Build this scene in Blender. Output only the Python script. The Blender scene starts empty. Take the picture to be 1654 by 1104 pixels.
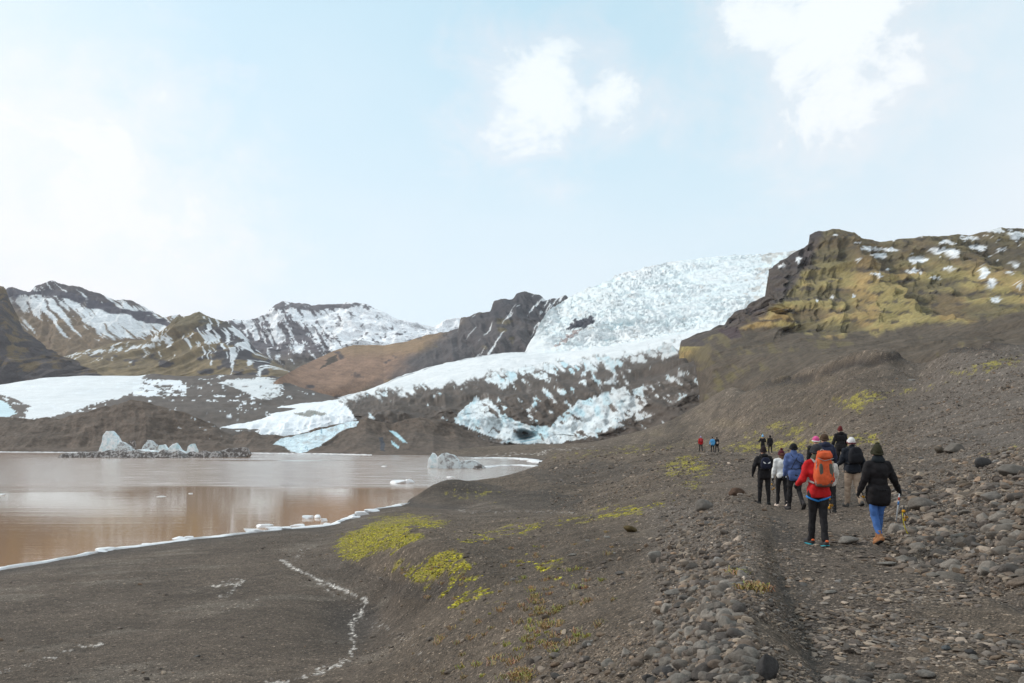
import bpy, bmesh, math, random
import numpy as np
from mathutils import Vector, Matrix, Euler
R = math.radians
random.seed(7); rng = np.random.default_rng(7)
scn = bpy.context.scene
# ------------------------------------------------------------------ camera
F = 1300.0; HZ = 712.0; CX = 827.0; CAMZ = 5.5      # focal length in photo pixels, horizon row, eye height over the lake
cam = bpy.data.cameras.new('camera'); camo = bpy.data.objects.new('camera', cam)
scn.collection.objects.link(camo); scn.camera = camo
cam.sensor_width = 36.0; cam.lens = 36.0 * F / 1654.0
cam.shift_y = (HZ - 552.0) / 1654.0
camo.location = (0, 0, CAMZ); camo.rotation_euler = (R(90), 0, 0)
cam.clip_start = 0.1; cam.clip_end = 20000
# ------------------------------------------------------------------ sky and sun
SUN_EL, SUN_AZ = 34.0, 298.0       # azimuth clockwise from +Y
w = bpy.data.worlds.new('World'); scn.world = w; w.use_nodes = True
nt = w.node_tree; N = nt.nodes; L = nt.links; N.clear()
out = N.new('ShaderNodeOutputWorld'); mixs = N.new('ShaderNodeMixShader')
bg1 = N.new('ShaderNodeBackground'); bg2 = N.new('ShaderNodeBackground')
sky = N.new('ShaderNodeTexSky'); sky.sky_type = 'NISHITA'; sky.sun_disc = False
sky.sun_elevation = R(SUN_EL); sky.sun_rotation = R(SUN_AZ); sky.dust_density = 1.0; sky.ozone_density = 1.0
bg1.inputs['Strength'].default_value = 0.15
bg2.inputs['Color'].default_value = (0.90, 0.95, 1.0, 1); bg2.inputs['Strength'].default_value = 1.04
L.new(sky.outputs[0], bg1.inputs['Color'])
tc = N.new('ShaderNodeTexCoord')
def wn(kind, **kw):
    n = N.new(kind)
    for k, v in kw.items(): setattr(n, k, v)
    return n
def wmath(op, a, b=None, c=None, clamp=False):
    n = wn('ShaderNodeMath', operation=op, use_clamp=clamp)
    for i, v in enumerate((a, b, c)):
        if v is None: continue
        if isinstance(v, (int, float)): n.inputs[i].default_value = v
        else: L.new(v, n.inputs[i])
    return n.outputs[0]
def wrange(v, a, b, c, d):
    n = wn('ShaderNodeMapRange', interpolation_type='SMOOTHSTEP')
    L.new(v, n.inputs[0])
    for i, q in enumerate((a, b, c, d)): n.inputs[i + 1].default_value = q
    return n.outputs[0]
nrm = wn('ShaderNodeVectorMath', operation='NORMALIZE'); L.new(tc.outputs['Generated'], nrm.inputs[0])
sep = wn('ShaderNodeSeparateXYZ'); L.new(nrm.outputs[0], sep.inputs[0])
def wnoise(scale, det, rough, sz=1.0, dist=0.0):
    mp = wn('ShaderNodeMapping'); L.new(nrm.outputs[0], mp.inputs['Vector']); mp.inputs['Scale'].default_value = (1, 1, sz)
    n = wn('ShaderNodeTexNoise'); L.new(mp.outputs[0], n.inputs['Vector'])
    n.inputs['Scale'].default_value = scale; n.inputs['Detail'].default_value = det
    n.inputs['Roughness'].default_value = rough; n.inputs['Distortion'].default_value = dist
    return n.outputs['Fac']
def sdir(px, py):
    return Vector(((px - CX) / F, 1.0, (HZ - py) / F)).normalized()
# a high thin veil, thickest towards the horizon and to both sides of the view
side = N.new('ShaderNodeVectorMath'); side.operation = 'DOT_PRODUCT'; L.new(nrm.outputs[0], side.inputs[0]); side.inputs[1].default_value = sdir(860, -120)
hole = wrange(side.outputs['Value'], 0.70, 1.0, 0.0, 1.0)
veil = wrange(sep.outputs['Z'], 0.13, 0.75, 1.0, 0.84)
veil = wmath('SUBTRACT', veil, wmath('MULTIPLY', hole, 0.17))
veil = wmath('ADD', veil, wmath('MULTIPLY', wmath('SUBTRACT', wnoise(3.0, 3, 0.5, 2.0), 0.5), 0.14))
fl = wnoise(11.0, 9, 0.62, 1.3, 0.3)
cl = None
for (px, py, rad, amp) in [(860, 150, .085, .95), (900, 125, .05, .7), (820, 185, .07, .6), (1000, 165, .065, .85), (1085, 215, .05, .45), (780, 215, .06, .5), (900, 190, .09, .5), (950, 120, .05, .6), (1340, 60, .14, .95), (1250, 10, .10, .9), (1420, 20, .12, .8),
                           (150, 330, .17, .95), (270, 380, .13, .8), (60, 270, .10, .7), (1290, 250, .10, .4)]:
    d = N.new('ShaderNodeVectorMath'); d.operation = 'DISTANCE'; L.new(nrm.outputs[0], d.inputs[0]); d.inputs[1].default_value = sdir(px, py)
    g = wrange(d.outputs['Value'], 0.0, rad * 1.85, amp, 0.0)
    cl = g if cl is None else wmath('MAXIMUM', cl, g)
clm = wrange(wmath('ADD', wmath('MULTIPLY', cl, 1.25), wmath('MULTIPLY', wmath('SUBTRACT', fl, 0.5), 2.2)), 0.14, 1.22, 0.0, 1.0)
clm = wmath('MULTIPLY', clm, wrange(cl, 0.0, 0.2, 0.0, 1.0))
fac = wmath('MAXIMUM', veil, clm, clamp=True)
L.new(fac, mixs.inputs[0]); L.new(bg1.outputs[0], mixs.inputs[1]); 
bg3 = N.new('ShaderNodeBackground'); bg3.inputs['Color'].default_value = (1.0, .985, .985, 1); bg3.inputs['Strength'].default_value = 1.06
mix3 = N.new('ShaderNodeMixShader'); L.new(wmath('MULTIPLY', clm, 0.68), mix3.inputs[0]); L.new(bg2.outputs[0], mix3.inputs[1]); L.new(bg3.outputs[0], mix3.inputs[2])
vc = N.new('ShaderNodeMix'); vc.data_type = 'RGBA'; L.new(wrange(veil, 0.62, 1.0, 0.0, 1.0), vc.inputs[0]); vc.inputs[6].default_value = (.60, .90, 1.0, 1); vc.inputs[7].default_value = (.92, .955, 1.0, 1); L.new(vc.outputs[2], bg2.inputs['Color'])
L.new(mix3.outputs[0], mixs.inputs[2]); L.new(mixs.outputs[0], out.inputs[0])
sl = bpy.data.lights.new('sun', 'SUN'); sl.energy = 2.2; sl.angle = R(7); sl.color = (1.0, 0.95, 0.88)
so = bpy.data.objects.new('sun', sl); scn.collection.objects.link(so)
sd = Vector((math.sin(R(SUN_AZ)) * math.cos(R(SUN_EL)), math.cos(R(SUN_AZ)) * math.cos(R(SUN_EL)), math.sin(R(SUN_EL))))
so.rotation_euler = sd.to_track_quat('Z', 'Y').to_euler()
vs = scn.view_settings; vs.view_transform = 'Standard'; vs.look = 'None'; vs.gamma = 1.0; vs.use_curve_mapping = False
vs.exposure = 0.0
scn.cycles.max_bounces = 6; scn.cycles.volume_bounces = 1
# ------------------------------------------------------------------ helpers
C = scn.collection
def tag(o, label=None, cat=None, group=None, kind=None):
    if label: o['label'] = label
    if cat: o['category'] = cat
    if group: o['group'] = group
    if kind: o['kind'] = kind
    return o
def empty(name, loc, rz=0.0):
    o = bpy.data.objects.new(name, None); C.objects.link(o); o.location = loc; o.rotation_euler = (0, 0, rz); o.empty_display_size = .2
    return o
def link(name, me, mat=None, parent=None):
    o = bpy.data.objects.new(name, me); C.objects.link(o)
    if mat is not None:
        me.materials.clear(); me.materials.append(mat)
    if parent: o.parent = parent
    return o
def P(px, py, Y): return ((px - CX) / F * Y, Y, CAMZ + (HZ - py) / F * Y)
M64 = np.int64(0xffffffff)
def _h(ix, iy, iz, s):
    h = (ix * 73856093) ^ (iy * 19349663) ^ (iz * 83492791) ^ np.int64(s * 2654435 + 97)
    h = h & M64; h = ((h ^ (h >> 15)) * 739021) & M64; h = ((h ^ (h >> 13)) * 1274127) & M64; h = h ^ (h >> 16)
    return (h & 0xffffff) / float(0xffffff)
def n2(x, y, s=0):
    x = np.asarray(x, float); y = np.asarray(y, float)
    fx = np.floor(x); fy = np.floor(y); ix = fx.astype(np.int64); iy = fy.astype(np.int64); tx = x - fx; ty = y - fy
    tx = tx * tx * tx * (tx * (tx * 6 - 15) + 10); ty = ty * ty * ty * (ty * (ty * 6 - 15) + 10); z = np.int64(0)
    a = _h(ix, iy, z, s); b = _h(ix + 1, iy, z, s); c = _h(ix, iy + 1, z, s); d = _h(ix + 1, iy + 1, z, s)
    return (a + (b - a) * tx) * (1 - ty) + (c + (d - c) * tx) * ty
def fbm(x, y, o=4, s=0, g=.5, lac=2.03):
    t = 0; a = 1; n = 0
    for i in range(o):
        t = t + a * (n2(x, y, s + i * 17) * 2 - 1); n += a; a *= g; x = x * lac + 3.1; y = y * lac + 1.7
    return t / n
def ridged(x, y, o=4, s=0, g=.55):
    t = 0; a = 1; n = 0
    for i in range(o):
        t = t + a * (1 - np.abs(n2(x, y, s + i * 17) * 2 - 1) * 1.6); n += a; a *= g; x = x * 2.07 + 3.1; y = y * 2.07 + 1.7
    return t / n
def sm(x, a, b):
    t = np.clip((x - a) / (b - a), 0, 1); return t * t * (3 - 2 * t)
def inpoly(x, y, poly):
    r = np.zeros(np.shape(x), bool); n = len(poly)
    for i in range(n):
        x0, y0 = poly[i]; x1, y1 = poly[(i + 1) % n]
        if y0 == y1: continue
        r ^= ((y0 > y) != (y1 > y)) & (x < (x1 - x0) * (y - y0) / (y1 - y0) + x0)
    return r
def polyd(x, y, pts):
    d = np.full(np.shape(x), 1e9)
    for (x0, y0), (x1, y1) in zip(pts[:-1], pts[1:]):
        vx, vy = x1 - x0, y1 - y0; t = np.clip(((x - x0) * vx + (y - y0) * vy) / (vx * vx + vy * vy), 0, 1)
        d = np.minimum(d, np.hypot(x - x0 - t * vx, y - y0 - t * vy))
    return d
def mixc(c, col, m):
    m = np.clip(m, 0, 1)[..., None]; return c * (1 - m) + np.asarray(col) * m
def grid_mesh(name, Pv, col=None):
    nr, nc = Pv.shape[:2]; me = bpy.data.meshes.new(name)
    me.vertices.add(nr * nc); me.vertices.foreach_set('co', Pv.reshape(-1).astype(np.float32))
    i = np.arange(nr * nc).reshape(nr, nc)
    q = np.stack([i[:-1, :-1], i[:-1, 1:], i[1:, 1:], i[1:, :-1]], -1).reshape(-1)
    raw_faces(me, q, 4); 
    if col is not None: vcol(me, col.reshape(-1, 3))
    return me
def raw_faces(me, flat, k):
    nf = len(flat) // k
    me.loops.add(len(flat)); me.loops.foreach_set('vertex_index', flat.astype(np.int32))
    me.polygons.add(nf); me.polygons.foreach_set('loop_start', np.arange(0, nf * k, k, dtype=np.int32))
    me.polygons.foreach_set('use_smooth', np.ones(nf, bool)); me.update(calc_edges=True)
def vcol(me, col):
    a = me.color_attributes.new('tint', 'FLOAT_COLOR', 'POINT')
    c = np.ones((len(col), 4), np.float32); c[:, :3] = col; a.data.foreach_set('color', c.reshape(-1))
# ------------------------------------------------------------------ materials
def newmat(name):
    m = bpy.data.materials.new(name); m.use_nodes = True; t = m.node_tree; b = t.nodes['Principled BSDF']
    return m, t, b
def nd(t, kind, **kw):
    n = t.nodes.new(kind)
    for k, v in kw.items(): setattr(n, k, v)
    return n
def tnoise(t, vec, scale, det=6, rough=.6):
    n = nd(t, 'ShaderNodeTexNoise'); n.inputs['Scale'].default_value = scale; n.inputs['Detail'].default_value = det; n.inputs['Roughness'].default_value = rough
    t.links.new(vec, n.inputs['Vector']); return n.outputs['Fac']
def tramp(t, v, a, b, c, d):
    n = nd(t, 'ShaderNodeMapRange'); t.links.new(v, n.inputs[0])
    for i, q in enumerate((a, b, c, d)): n.inputs[i + 1].default_value = q
    return n.outputs[0]
def mulc(t, col, fac):
    n = nd(t, 'ShaderNodeVectorMath', operation='SCALE'); t.links.new(col, n.inputs[0]); t.links.new(fac, n.inputs['Scale']); return n.outputs[0]
def terrain_mat(name, scales, bumps, var=(.6, 1.4), rough=.95, speck=None):
    """vertex tint times world-space noise, bump from several world scales"""
    m, t, b = newmat(name); g = nd(t, 'ShaderNodeNewGeometry'); vec = g.outputs['Position']
    at = nd(t, 'ShaderNodeAttribute', attribute_name='tint'); col = at.outputs['Color']
    h = None
    for s, bm in zip(scales, bumps):
        f = tnoise(t, vec, s, 8, .65)
        col = mulc(t, col, tramp(t, f, .3, .7, 1 - (1 - var[0]) / len(scales) ** .5, 1 + (var[1] - 1) / len(scales) ** .5))
        k = nd(t, 'ShaderNodeMath', operation='MULTIPLY'); t.links.new(f, k.inputs[0]); k.inputs[1].default_value = bm
        if h is None: h = k.outputs[0]
        else:
            ad = nd(t, 'ShaderNodeMath', operation='ADD'); t.links.new(h, ad.inputs[0]); t.links.new(k.outputs[0], ad.inputs[1]); h = ad.outputs[0]
    if speck:
        for (s, r, amt) in speck:
            v = nd(t, 'ShaderNodeTexVoronoi'); v.inputs['Scale'].default_value = s; t.links.new(vec, v.inputs['Vector']); v.inputs['Randomness'].default_value = 1
            sh = nd(t, 'ShaderNodeSeparateColor'); t.links.new(v.outputs['Color'], sh.inputs[0])
            inside = tramp(t, v.outputs['Distance'], r * .7, r, 1, 0)
            # each pebble its own tone
            pt = tramp(t, sh.outputs[0], 0, 1, .35, amt); one = nd(t, 'ShaderNodeMix'); one.inputs[2].default_value = 1.0
            t.links.new(inside, one.inputs[0]); t.links.new(pt, one.inputs[3]); col = mulc(t, col, one.outputs[0])
            k = nd(t, 'ShaderNodeMath', operation='MULTIPLY_ADD'); t.links.new(inside, k.inputs[0]); k.inputs[1].default_value = .25 / s; t.links.new(h, k.inputs[2]); h = k.outputs[0]
    t.links.new(col, b.inputs['Base Color']); b.inputs['Roughness'].default_value = rough; b.inputs['Specular IOR Level'].default_value = .25
    bp = nd(t, 'ShaderNodeBump'); bp.inputs['Strength'].default_value = 1.0; bp.inputs['Distance'].default_value = 1.0
    t.links.new(h, bp.inputs['Height']); t.links.new(bp.outputs[0], b.inputs['Normal'])
    return m
def plain_mat(name, col, rough=.8, var=.25, scale=30, bump=.004, spec=.4, metal=0.0, sss=0.0):
    m, t, b = newmat(name); tcn = nd(t, 'ShaderNodeTexCoord'); f = tnoise(t, tcn.outputs['Object'], scale, 6, .6)
    c = nd(t, 'ShaderNodeRGB'); c.outputs[0].default_value = (*col, 1)
    t.links.new(mulc(t, c.outputs[0], tramp(t, f, .3, .7, 1 - var, 1 + var)), b.inputs['Base Color'])
    b.inputs['Roughness'].default_value = rough; b.inputs['Specular IOR Level'].default_value = spec; b.inputs['Metallic'].default_value = metal
    if sss: b.inputs['Subsurface Weight'].default_value = sss; b.inputs['Subsurface Radius'].default_value = (.3, .6, .9); b.inputs['Subsurface Scale'].default_value = .15
    bp = nd(t, 'ShaderNodeBump'); bp.inputs['Distance'].default_value = bump; t.links.new(f, bp.inputs['Height']); t.links.new(bp.outputs[0], b.inputs['Normal'])
    return m
# ------------------------------------------------------------------ ground: one sheet, heights through surveyed points
SV = []   # (px, py, distance)
def s_(*a): SV.extend(a)
def Z_(px, rel, Y): SV.append((px, HZ - rel * F / Y, Y))
s_((-300, 1104, 16.5), (0, 1104, 16.2), (250, 1104, 16.3), (450, 1104, 16.0), (600, 1104, 15.2), (700, 1104, 12.9), (850, 1104, 9.6), (1050, 1104, 6.3))
s_((600, 960, 26.7), (560, 1060, 18.7), (650, 1000, 21.7), (800, 1000, 15.3), (1000, 1000, 10.4), (900, 1000, 13.0), (1100, 1000, 8.6), (700, 1050, 15.2), (480, 1000, 22.9), (250, 1000, 22.8), (0, 1000, 22.7))
s_((300, 930, 30.3), (450, 930, 30), (150, 960, 26.5), (520, 905, 33.6))
s_((640, 900, 27.7), (640, 852, 36), (700, 850, 36), (540, 893, 35.5), (520, 872, 41.5), (570, 868, 38.5), (590, 853, 42), (700, 920, 23.7), (750, 900, 22.8), (650, 938, 25.2), (628, 962, 25.8), (700, 962, 21.8), (620, 842, 50), (680, 838, 50))
s_((760, 826, 56), (860, 826, 55), (820, 815, 62), (930, 822, 54), (700, 824, 60), (760, 860, 33), (830, 850, 34))
s_((1000, 812, 38.5), (900, 840, 33.5), (1080, 798, 36), (830, 900, 24), (900, 900, 22), (1000, 900, 18.7), (1060, 900, 15.9), (1100, 850, 23.5), (1150, 900, 13), (1150, 850, 18.5), (1000, 850, 27), (930, 830, 37))
s_((715, 779, 73), (750, 781, 74), (692, 790, 73), (750, 814, 66.5), (690, 811, 68.5), (720, 797, 70.3), (800, 786, 80), (830, 770, 92), (850, 767, 98), (800, 812, 64), (870, 812, 62), (870, 790, 70), (790, 800, 71), (960, 800, 62), (1000, 792, 56.6))
s_((920, 754, 97), (885, 765, 92), (1000, 731, 123), (1060, 730, 105), (1095, 728, 100), (1050, 770, 58), (1100, 745, 67), (1150, 780, 42), (1180, 800, 31), (1130, 812, 30), (950, 770, 80), (940, 738, 125), (900, 745, 150), (890, 738, 200), (950, 727, 180))
# berm and track
s_((1225, 1050, 5.6), (1215, 960, 7.8), (1205, 900, 10.8), (1200, 840, 16.5), (1195, 800, 25))
s_((1290, 1040, 6.9), (1275, 960, 9.2), (1262, 900, 12.2), (1250, 840, 17.8), (1240, 812, 24))
s_((1400, 1104, 5.8), (1322, 883, 13.6), (1420, 879, 13.9), (1375, 818, 20.4), (1285, 822, 21), (1358, 758, 33), (1240, 735, 70), (1135, 730, 88), (1330, 765, 30), (1500, 1000, 8.0), (1400, 960, 9.4))
Z_(1240, -1.75, 3.0); Z_(1500, -1.75, 3.0); Z_(900, -2.3, 3.5); Z_(500, -3.2, 5); Z_(0, -4.2, 8); Z_(-300, -4.6, 10); Z_(1900, -1.7, 3.0); Z_(1300, -1.65, 1.4); Z_(300, -2.4, 1.6); Z_(1900, -1.65, 1.4); Z_(-300, -3, 2)
# the stony slope to the right
s_((1654, 1104, 5.6), (1654, 930, 9.6), (1560, 880, 12.8), (1654, 820, 13.5), (1500, 805, 19), (1500, 756, 31), (1654, 758, 20.5), (1580, 770, 22), (1654, 712, 32), (1654, 680, 48), (1654, 640, 63), (1654, 600, 87), (1654, 568, 115), (1500, 712, 50), (1500, 680, 73), (1500, 640, 100), (1500, 600, 140))
s_((1300, 712, 110), (1300, 680, 130), (1300, 640, 165), (1150, 706, 200), (1150, 680, 240), (1150, 645, 285), (1400, 732, 56), (1400, 700, 78), (1400, 660, 100), (1400, 630, 125), (1000, 706, 365), (1080, 682, 325), (1800, 640, 45), (1800, 740, 17), (1800, 560, 90), (1950, 500, 90), (1950, 900, 9))
LEDGE = [(1184, 628, 310), (1250, 614, 250), (1323, 600, 210), (1375, 581, 185), (1444, 572, 165), (1531, 556, 148), (1654, 545, 130), (1800, 525, 115), (1950, 480, 110)]
s_(*LEDGE)
for (px, py, Y) in LEDGE:
    rel = (HZ - py) / F * Y; Z_(px, rel - 5, Y * 1.10); Z_(px, rel - 14, Y * 1.5); Z_(px, rel - 25, Y * 2.4)
# shore at lake level, lake bed, far shore
SHORE = [(-300, 965), (-150, 945), (0, 921), (100, 904), (200, 886), (300, 873), (400, 862), (480, 853), (540, 847), (575, 832), (610, 822), (660, 812)]
for px, py in SHORE:
    Y = CAMZ * F / (py - HZ); Z_(px, -5.5, Y); Z_(px, -5.9, Y * 1.12); Z_(px, -5.18, Y * .88)
for px, Y in [(690, 84), (745, 100), (800, 118), (850, 150), (868, 175), (880, 205), (860, 235), (790, 255), (740, 280), (600, 315), (400, 372), (200, 395), (0, 400), (-300, 400)]: Z_(px, -5.5, Y)
for px, Y in [(780, 215), (830, 190), (690, 120), (740, 150), (800, 160), (650, 230), (600, 110), (500, 80), (300, 70), (0, 60), (-300, 60), (400, 120), (0, 120), (200, 200), (0, 250), (-300, 200), (550, 200), (400, 290), (100, 330), (640, 270), (720, 210), (-300, 320)]: Z_(px, -7.2, Y)
for px, r, Y in [(700, -4.6, 320), (780, -4.2, 300), (850, -3.0, 300), (860, -2.2, 420), (930, -2.6, 270), (950, -1.2, 400), (700, -4, 420), (500, -4.8, 390), (0, -4.8, 440), (-300, -4.8, 440), (880, -4.0, 255), (910, -3.6, 225)]: Z_(px, r, Y)
SV = np.array(SV, float)
def feat(px, Y): return np.stack([px / F * 3.2, np.log(Y)], -1)
fc = feat(SV[:, 0], SV[:, 2]); zr = (HZ - SV[:, 1]) / F * SV[:, 2]
def tps(a, b):
    d2 = ((a[..., None, :] - b) ** 2).sum(-1) + 1e-12; return d2 * np.log(d2) * .5
n = len(fc); A = np.zeros((n + 3, n + 3)); A[:n, :n] = tps(fc, fc) + np.eye(n) * 1e-4; A[:n, n] = 1; A[:n, n + 1:] = fc; A[n, :n] = 1; A[n + 1:, :n] = fc.T
sol = np.linalg.solve(A, np.r_[zr, 0, 0, 0])
NC, NR = 1180, 1000; PX0, PX1 = -500.0, 2200.0; Y0, Y1 = 1.3, 520.0
pxs = np.linspace(PX0, PX1, NC); lys = np.linspace(math.log(Y0), math.log(Y1), NR)
cp = np.linspace(PX0, PX1, 240); cl_ = np.linspace(math.log(Y0), math.log(Y1), 240)
gp, gl = np.meshgrid(cp, cl_); ff = np.stack([gp / F * 3.2, gl], -1)
zc = np.concatenate([tps(ff[i:i + 20], fc) @ sol[:n] for i in range(0, 240, 20)]) + sol[n] + ff @ sol[n + 1:]
def bil(g, u, v):
    u = np.clip(u, 0, g.shape[1] - 1.001); v = np.clip(v, 0, g.shape[0] - 1.001); iu = u.astype(int); iv = v.astype(int); u = u - iu; v = v - iv
    return (g[iv, iu] * (1 - u) + g[iv, iu + 1] * u) * (1 - v) + (g[iv + 1, iu] * (1 - u) + g[iv + 1, iu + 1] * u) * v
PXg, LYg = np.meshgrid(pxs, lys); Yg = np.exp(LYg); Xg = (PXg - CX) / F * Yg
Zg = bil(zc, (PXg - PX0) / (PX1 - PX0) * 239, (LYg - lys[0]) / (lys[-1] - lys[0]) * 239) + CAMZ
# relief: bumps whose size grows with the relief around them
dist = Yg
above = sm(Zg, 0.05, 1.0)
rough_r = sm(PXg, 1000, 1400) * .5 + .5
PYL = HZ - (Zg - CAMZ) * F / Yg - np.interp(PXg, [q[0] for q in LEDGE], [q[1] for q in LEDGE])
Zg = Zg + above * (fbm(Xg / 2.6, Yg / 2.6, 5, 3) * .17 * (1 - .75 * sm(PXg, 1190, 1230) * sm(PXg, 1520, 1460) * sm(dist, 45, 30)) * sm(dist, 4, 14) * sm(Zg, .3, 1.0) + fbm(Xg / .55, Yg / .55, 3, 9) * .035)
Zg = Zg + above * (1 - .8 * sm(PXg, 1100, 1130) * sm(PXg, 1460, 1420) * sm(dist, 110, 95)) * rough_r * sm(dist, 22, 60) * (fbm(Xg / 9, Yg / 9, 5, 5) * .9) + above * sm(dist, 90, 220) * (ridged((Xg - Yg * .15) / 22, Yg / 45, 5, 8) - .4) * 1.4 * (1 - .7 * sm(np.abs(PYL), 26, 8)) * sm(PXg, 900, 1150)
Zg = Zg - above * sm(dist, 60, 200) * sm(PXg, 1150, 1350) * sm(np.abs(fbm((Xg - Yg * .2) / 14, Yg / 90, 3, 77)), .25, 0) * 1.2
Zg = Zg + (1 - above) * fbm(Xg / 5, Yg / 5, 3, 6) * .03
# beach between lake and bank stays smooth
rel = Zg - CAMZ; PYg = HZ - rel * F / Yg
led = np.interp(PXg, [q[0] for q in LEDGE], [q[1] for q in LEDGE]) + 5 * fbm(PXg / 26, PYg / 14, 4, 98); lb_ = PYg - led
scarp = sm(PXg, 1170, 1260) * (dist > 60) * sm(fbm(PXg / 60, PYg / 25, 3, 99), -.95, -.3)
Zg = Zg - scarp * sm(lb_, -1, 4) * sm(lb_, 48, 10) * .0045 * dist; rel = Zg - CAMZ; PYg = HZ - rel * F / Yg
# footworn track with stones proud of it: two ruts
rut = np.exp(-(polyd(PXg, PYg, [(1330, 1104), (1285, 1000), (1262, 930), (1250, 880)]) / 16) ** 2) + np.exp(-(polyd(PXg, PYg, [(1654, 975), (1560, 925), (1500, 900), (1440, 880)]) / 14) ** 2)
Zg = Zg - rut * .10 * (dist / 10)
def gz(X, Y):
    X = np.asarray(X, float); Y = np.asarray(Y, float)
    return bil(Zg, (X / Y * F + CX - PX0) / (PX1 - PX0) * (NC - 1), (np.log(Y) - lys[0]) / (lys[-1] - lys[0]) * (NR - 1))
MOSS = [([(540, 885), (560, 862), (590, 850), (600, 838), (640, 830), (680, 833), (672, 845), (660, 860), (690, 866), (655, 880), (620, 888), (575, 905), (545, 900)], 1.0),
        ([(650, 838), (690, 832), (730, 845), (700, 853), (665, 850)], .9),
        ([(690, 905), (715, 883), (745, 895), (758, 912), (730, 925), (700, 935), (660, 940), (645, 930), (670, 915)], .85),
        ([(620, 918), (650, 895), (660, 905), (640, 928)], .45),
        ([(720, 866), (780, 850), (830, 845), (950, 828), (1000, 810), (1090, 795), (1100, 815), (1020, 838), (930, 852), (820, 870), (745, 882)], .08),
        ([(1072, 752), (1095, 738), (1130, 740), (1150, 752), (1110, 768), (1072, 768)], .7),
        ([(1130, 756), (1160, 750), (1120, 800), (1090, 790)], .25),
        ([(980, 727), (1050, 719), (1105, 720), (1060, 728), (990, 732)], .5),
        ([(1155, 724), (1220, 712), (1300, 706), (1420, 700), (1420, 714), (1300, 728), (1180, 731)], .62),
        ([(1345, 650), (1400, 632), (1445, 638), (1400, 652), (1382, 668)], .75),
        ([(1255, 690), (1312, 680), (1300, 700), (1255, 706)], .45), ([(1190, 708), (1270, 678), (1280, 686), (1205, 712)], .5),
        ([(1520, 600), (1654, 572), (1654, 588), (1540, 612)], .4), ([(1380, 640), (1560, 612), (1530, 622), (1400, 650)], .28),
        ([(1600, 727), (1654, 722), (1654, 730), (1610, 733)], .6), ([(870, 735), (960, 725), (1000, 735), (900, 745)], .2),
        ([(700, 795), (780, 790), (830, 800), (760, 812)], .2), ([(830, 905), (880, 890), (960, 900), (900, 940)], .12), ([(660, 940), (760, 1000), (820, 960), (760, 930)], .12)]
wx = PXg + fbm(Xg / 1.5, Yg / 1.5, 4, 31) * 16; wy = PYg + fbm(Xg / 1.5, Yg / 1.5, 4, 47) * 9
moss = np.zeros_like(Xg)
mn = fbm(Xg / .9, Yg / .9, 5, 61, .65)
mnf = fbm(PXg / 7, PYg / 3.5, 5, 62, .65)
fwa = fbm(Xg / 1.1, Yg / 1.1, 5, 64, .6); fwb = fbm(Xg / .7, Yg / .7, 5, 65, .6); mf = fbm(Xg / .22, Yg / .22, 3, 63, .7)
for poly, d in MOSS:
    mk = (inpoly(wx, wy, poly) * 1.0 + inpoly(PXg + fwa * 34, PYg + fwb * 17, poly) + inpoly(PXg - fwb * 46, PYg + fwa * 24, poly) * 1.0) / 3
    moss = np.maximum(moss, (mk > 0) * sm(np.where(dist < 60, mn * .9 + .55 * mf, mnf) + 1.0 * mk * (.45 + .75 * d), .62, 1.05))
moss *= above
FROST = [([(455, 905), (475, 918), (500, 930), (540, 948), (590, 968), (585, 990), (566, 1010), (573, 1045), (560, 1068), (520, 1085), (420, 1110)], 5.5, .95), ([(500, 930), (545, 965), (590, 972)], 6, .5),
         ([(345, 948), (395, 939), (372, 957), (355, 962)], 6, .8), ([(-20, 1090), (60, 1070), (115, 1050), (165, 1040)], 4, .6), ([(130, 1045), (165, 1043)], 4, .8), ([(360, 985), (420, 970)], 5, .35), ([(740, 826), (870, 826), (925, 828)], 3, .5),
         ([(470, 905), (500, 885)], 10, .4), ([(580, 1000), (640, 1020), (690, 1075)], 14, .25), ([(840, 733), (900, 727), (960, 724)], 2.5, .6), ([(770, 737), (880, 732)], 2, .7)]
fr = np.zeros_like(Xg); fn = fbm(Xg / .35, Yg / .35, 4, 81, .7); fnl = fbm(PXg / 9, PYg / 4, 4, 83)
for pts, wd, d in FROST:
    dd = polyd(PXg + fnl * 8, PYg + fnl * 5, pts); k = np.clip(1 - dd / wd, 0, 1) * d
    fr = np.maximum(fr, (k > 0) * sm(k * .95 + fn * .45 + fbm(Xg / .10, Yg / .10, 3, 84, .7) * .9, .42, 1.15))
base = np.array([.099, .075, .055]); colg = np.ones(Xg.shape + (3,)) * base
big = fbm(Xg / 12, Yg / 12, 4, 91); colg *= (1 + .30 * big)[..., None]; wet = fbm((Xg + Yg * .4) / 7, (Yg - Xg * .4) / 1.6, 5, 92); colg *= (1 + .34 * wet * sm(Zg, 1.6, .5))[..., None]
colg *= (1 + .18 * fbm(Xg / 1.2, Yg / 1.2, 4, 93))[..., None]
sand = sm(Zg, 1.2, .3) * sm(dist, 400, 200); colg = mixc(colg, [.093, .072, .056], sand * .7)
colg = mixc(colg, [.15, .125, .10], sand * .6 * sm(fbm((Xg + Yg * .5) / 3.2, (Yg - Xg * .5) / 1.1, 5, 94, .62), .12, .5))
colg = mixc(colg, [.060, .050, .043], sand * sm(Zg, .35, .08) * .8)              # wet edge of the beach
stony = sm(PXg, 1380, 1560) * sm(PYg, 1000, 860) + sm(PXg, 1010, 1100) * sm(PXg, 1240, 1200) * sm(PYg, 790, 830)
colg = mixc(colg, [.125, .105, .090], np.clip(stony, 0, 1) * .6)
trk = sm(polyd(PXg, PYg, [(1420, 1104), (1380, 900), (1330, 830), (1300, 770), (1260, 740), (1200, 730)]), 120, 40) * sm(PYg, 715, 760)
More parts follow.
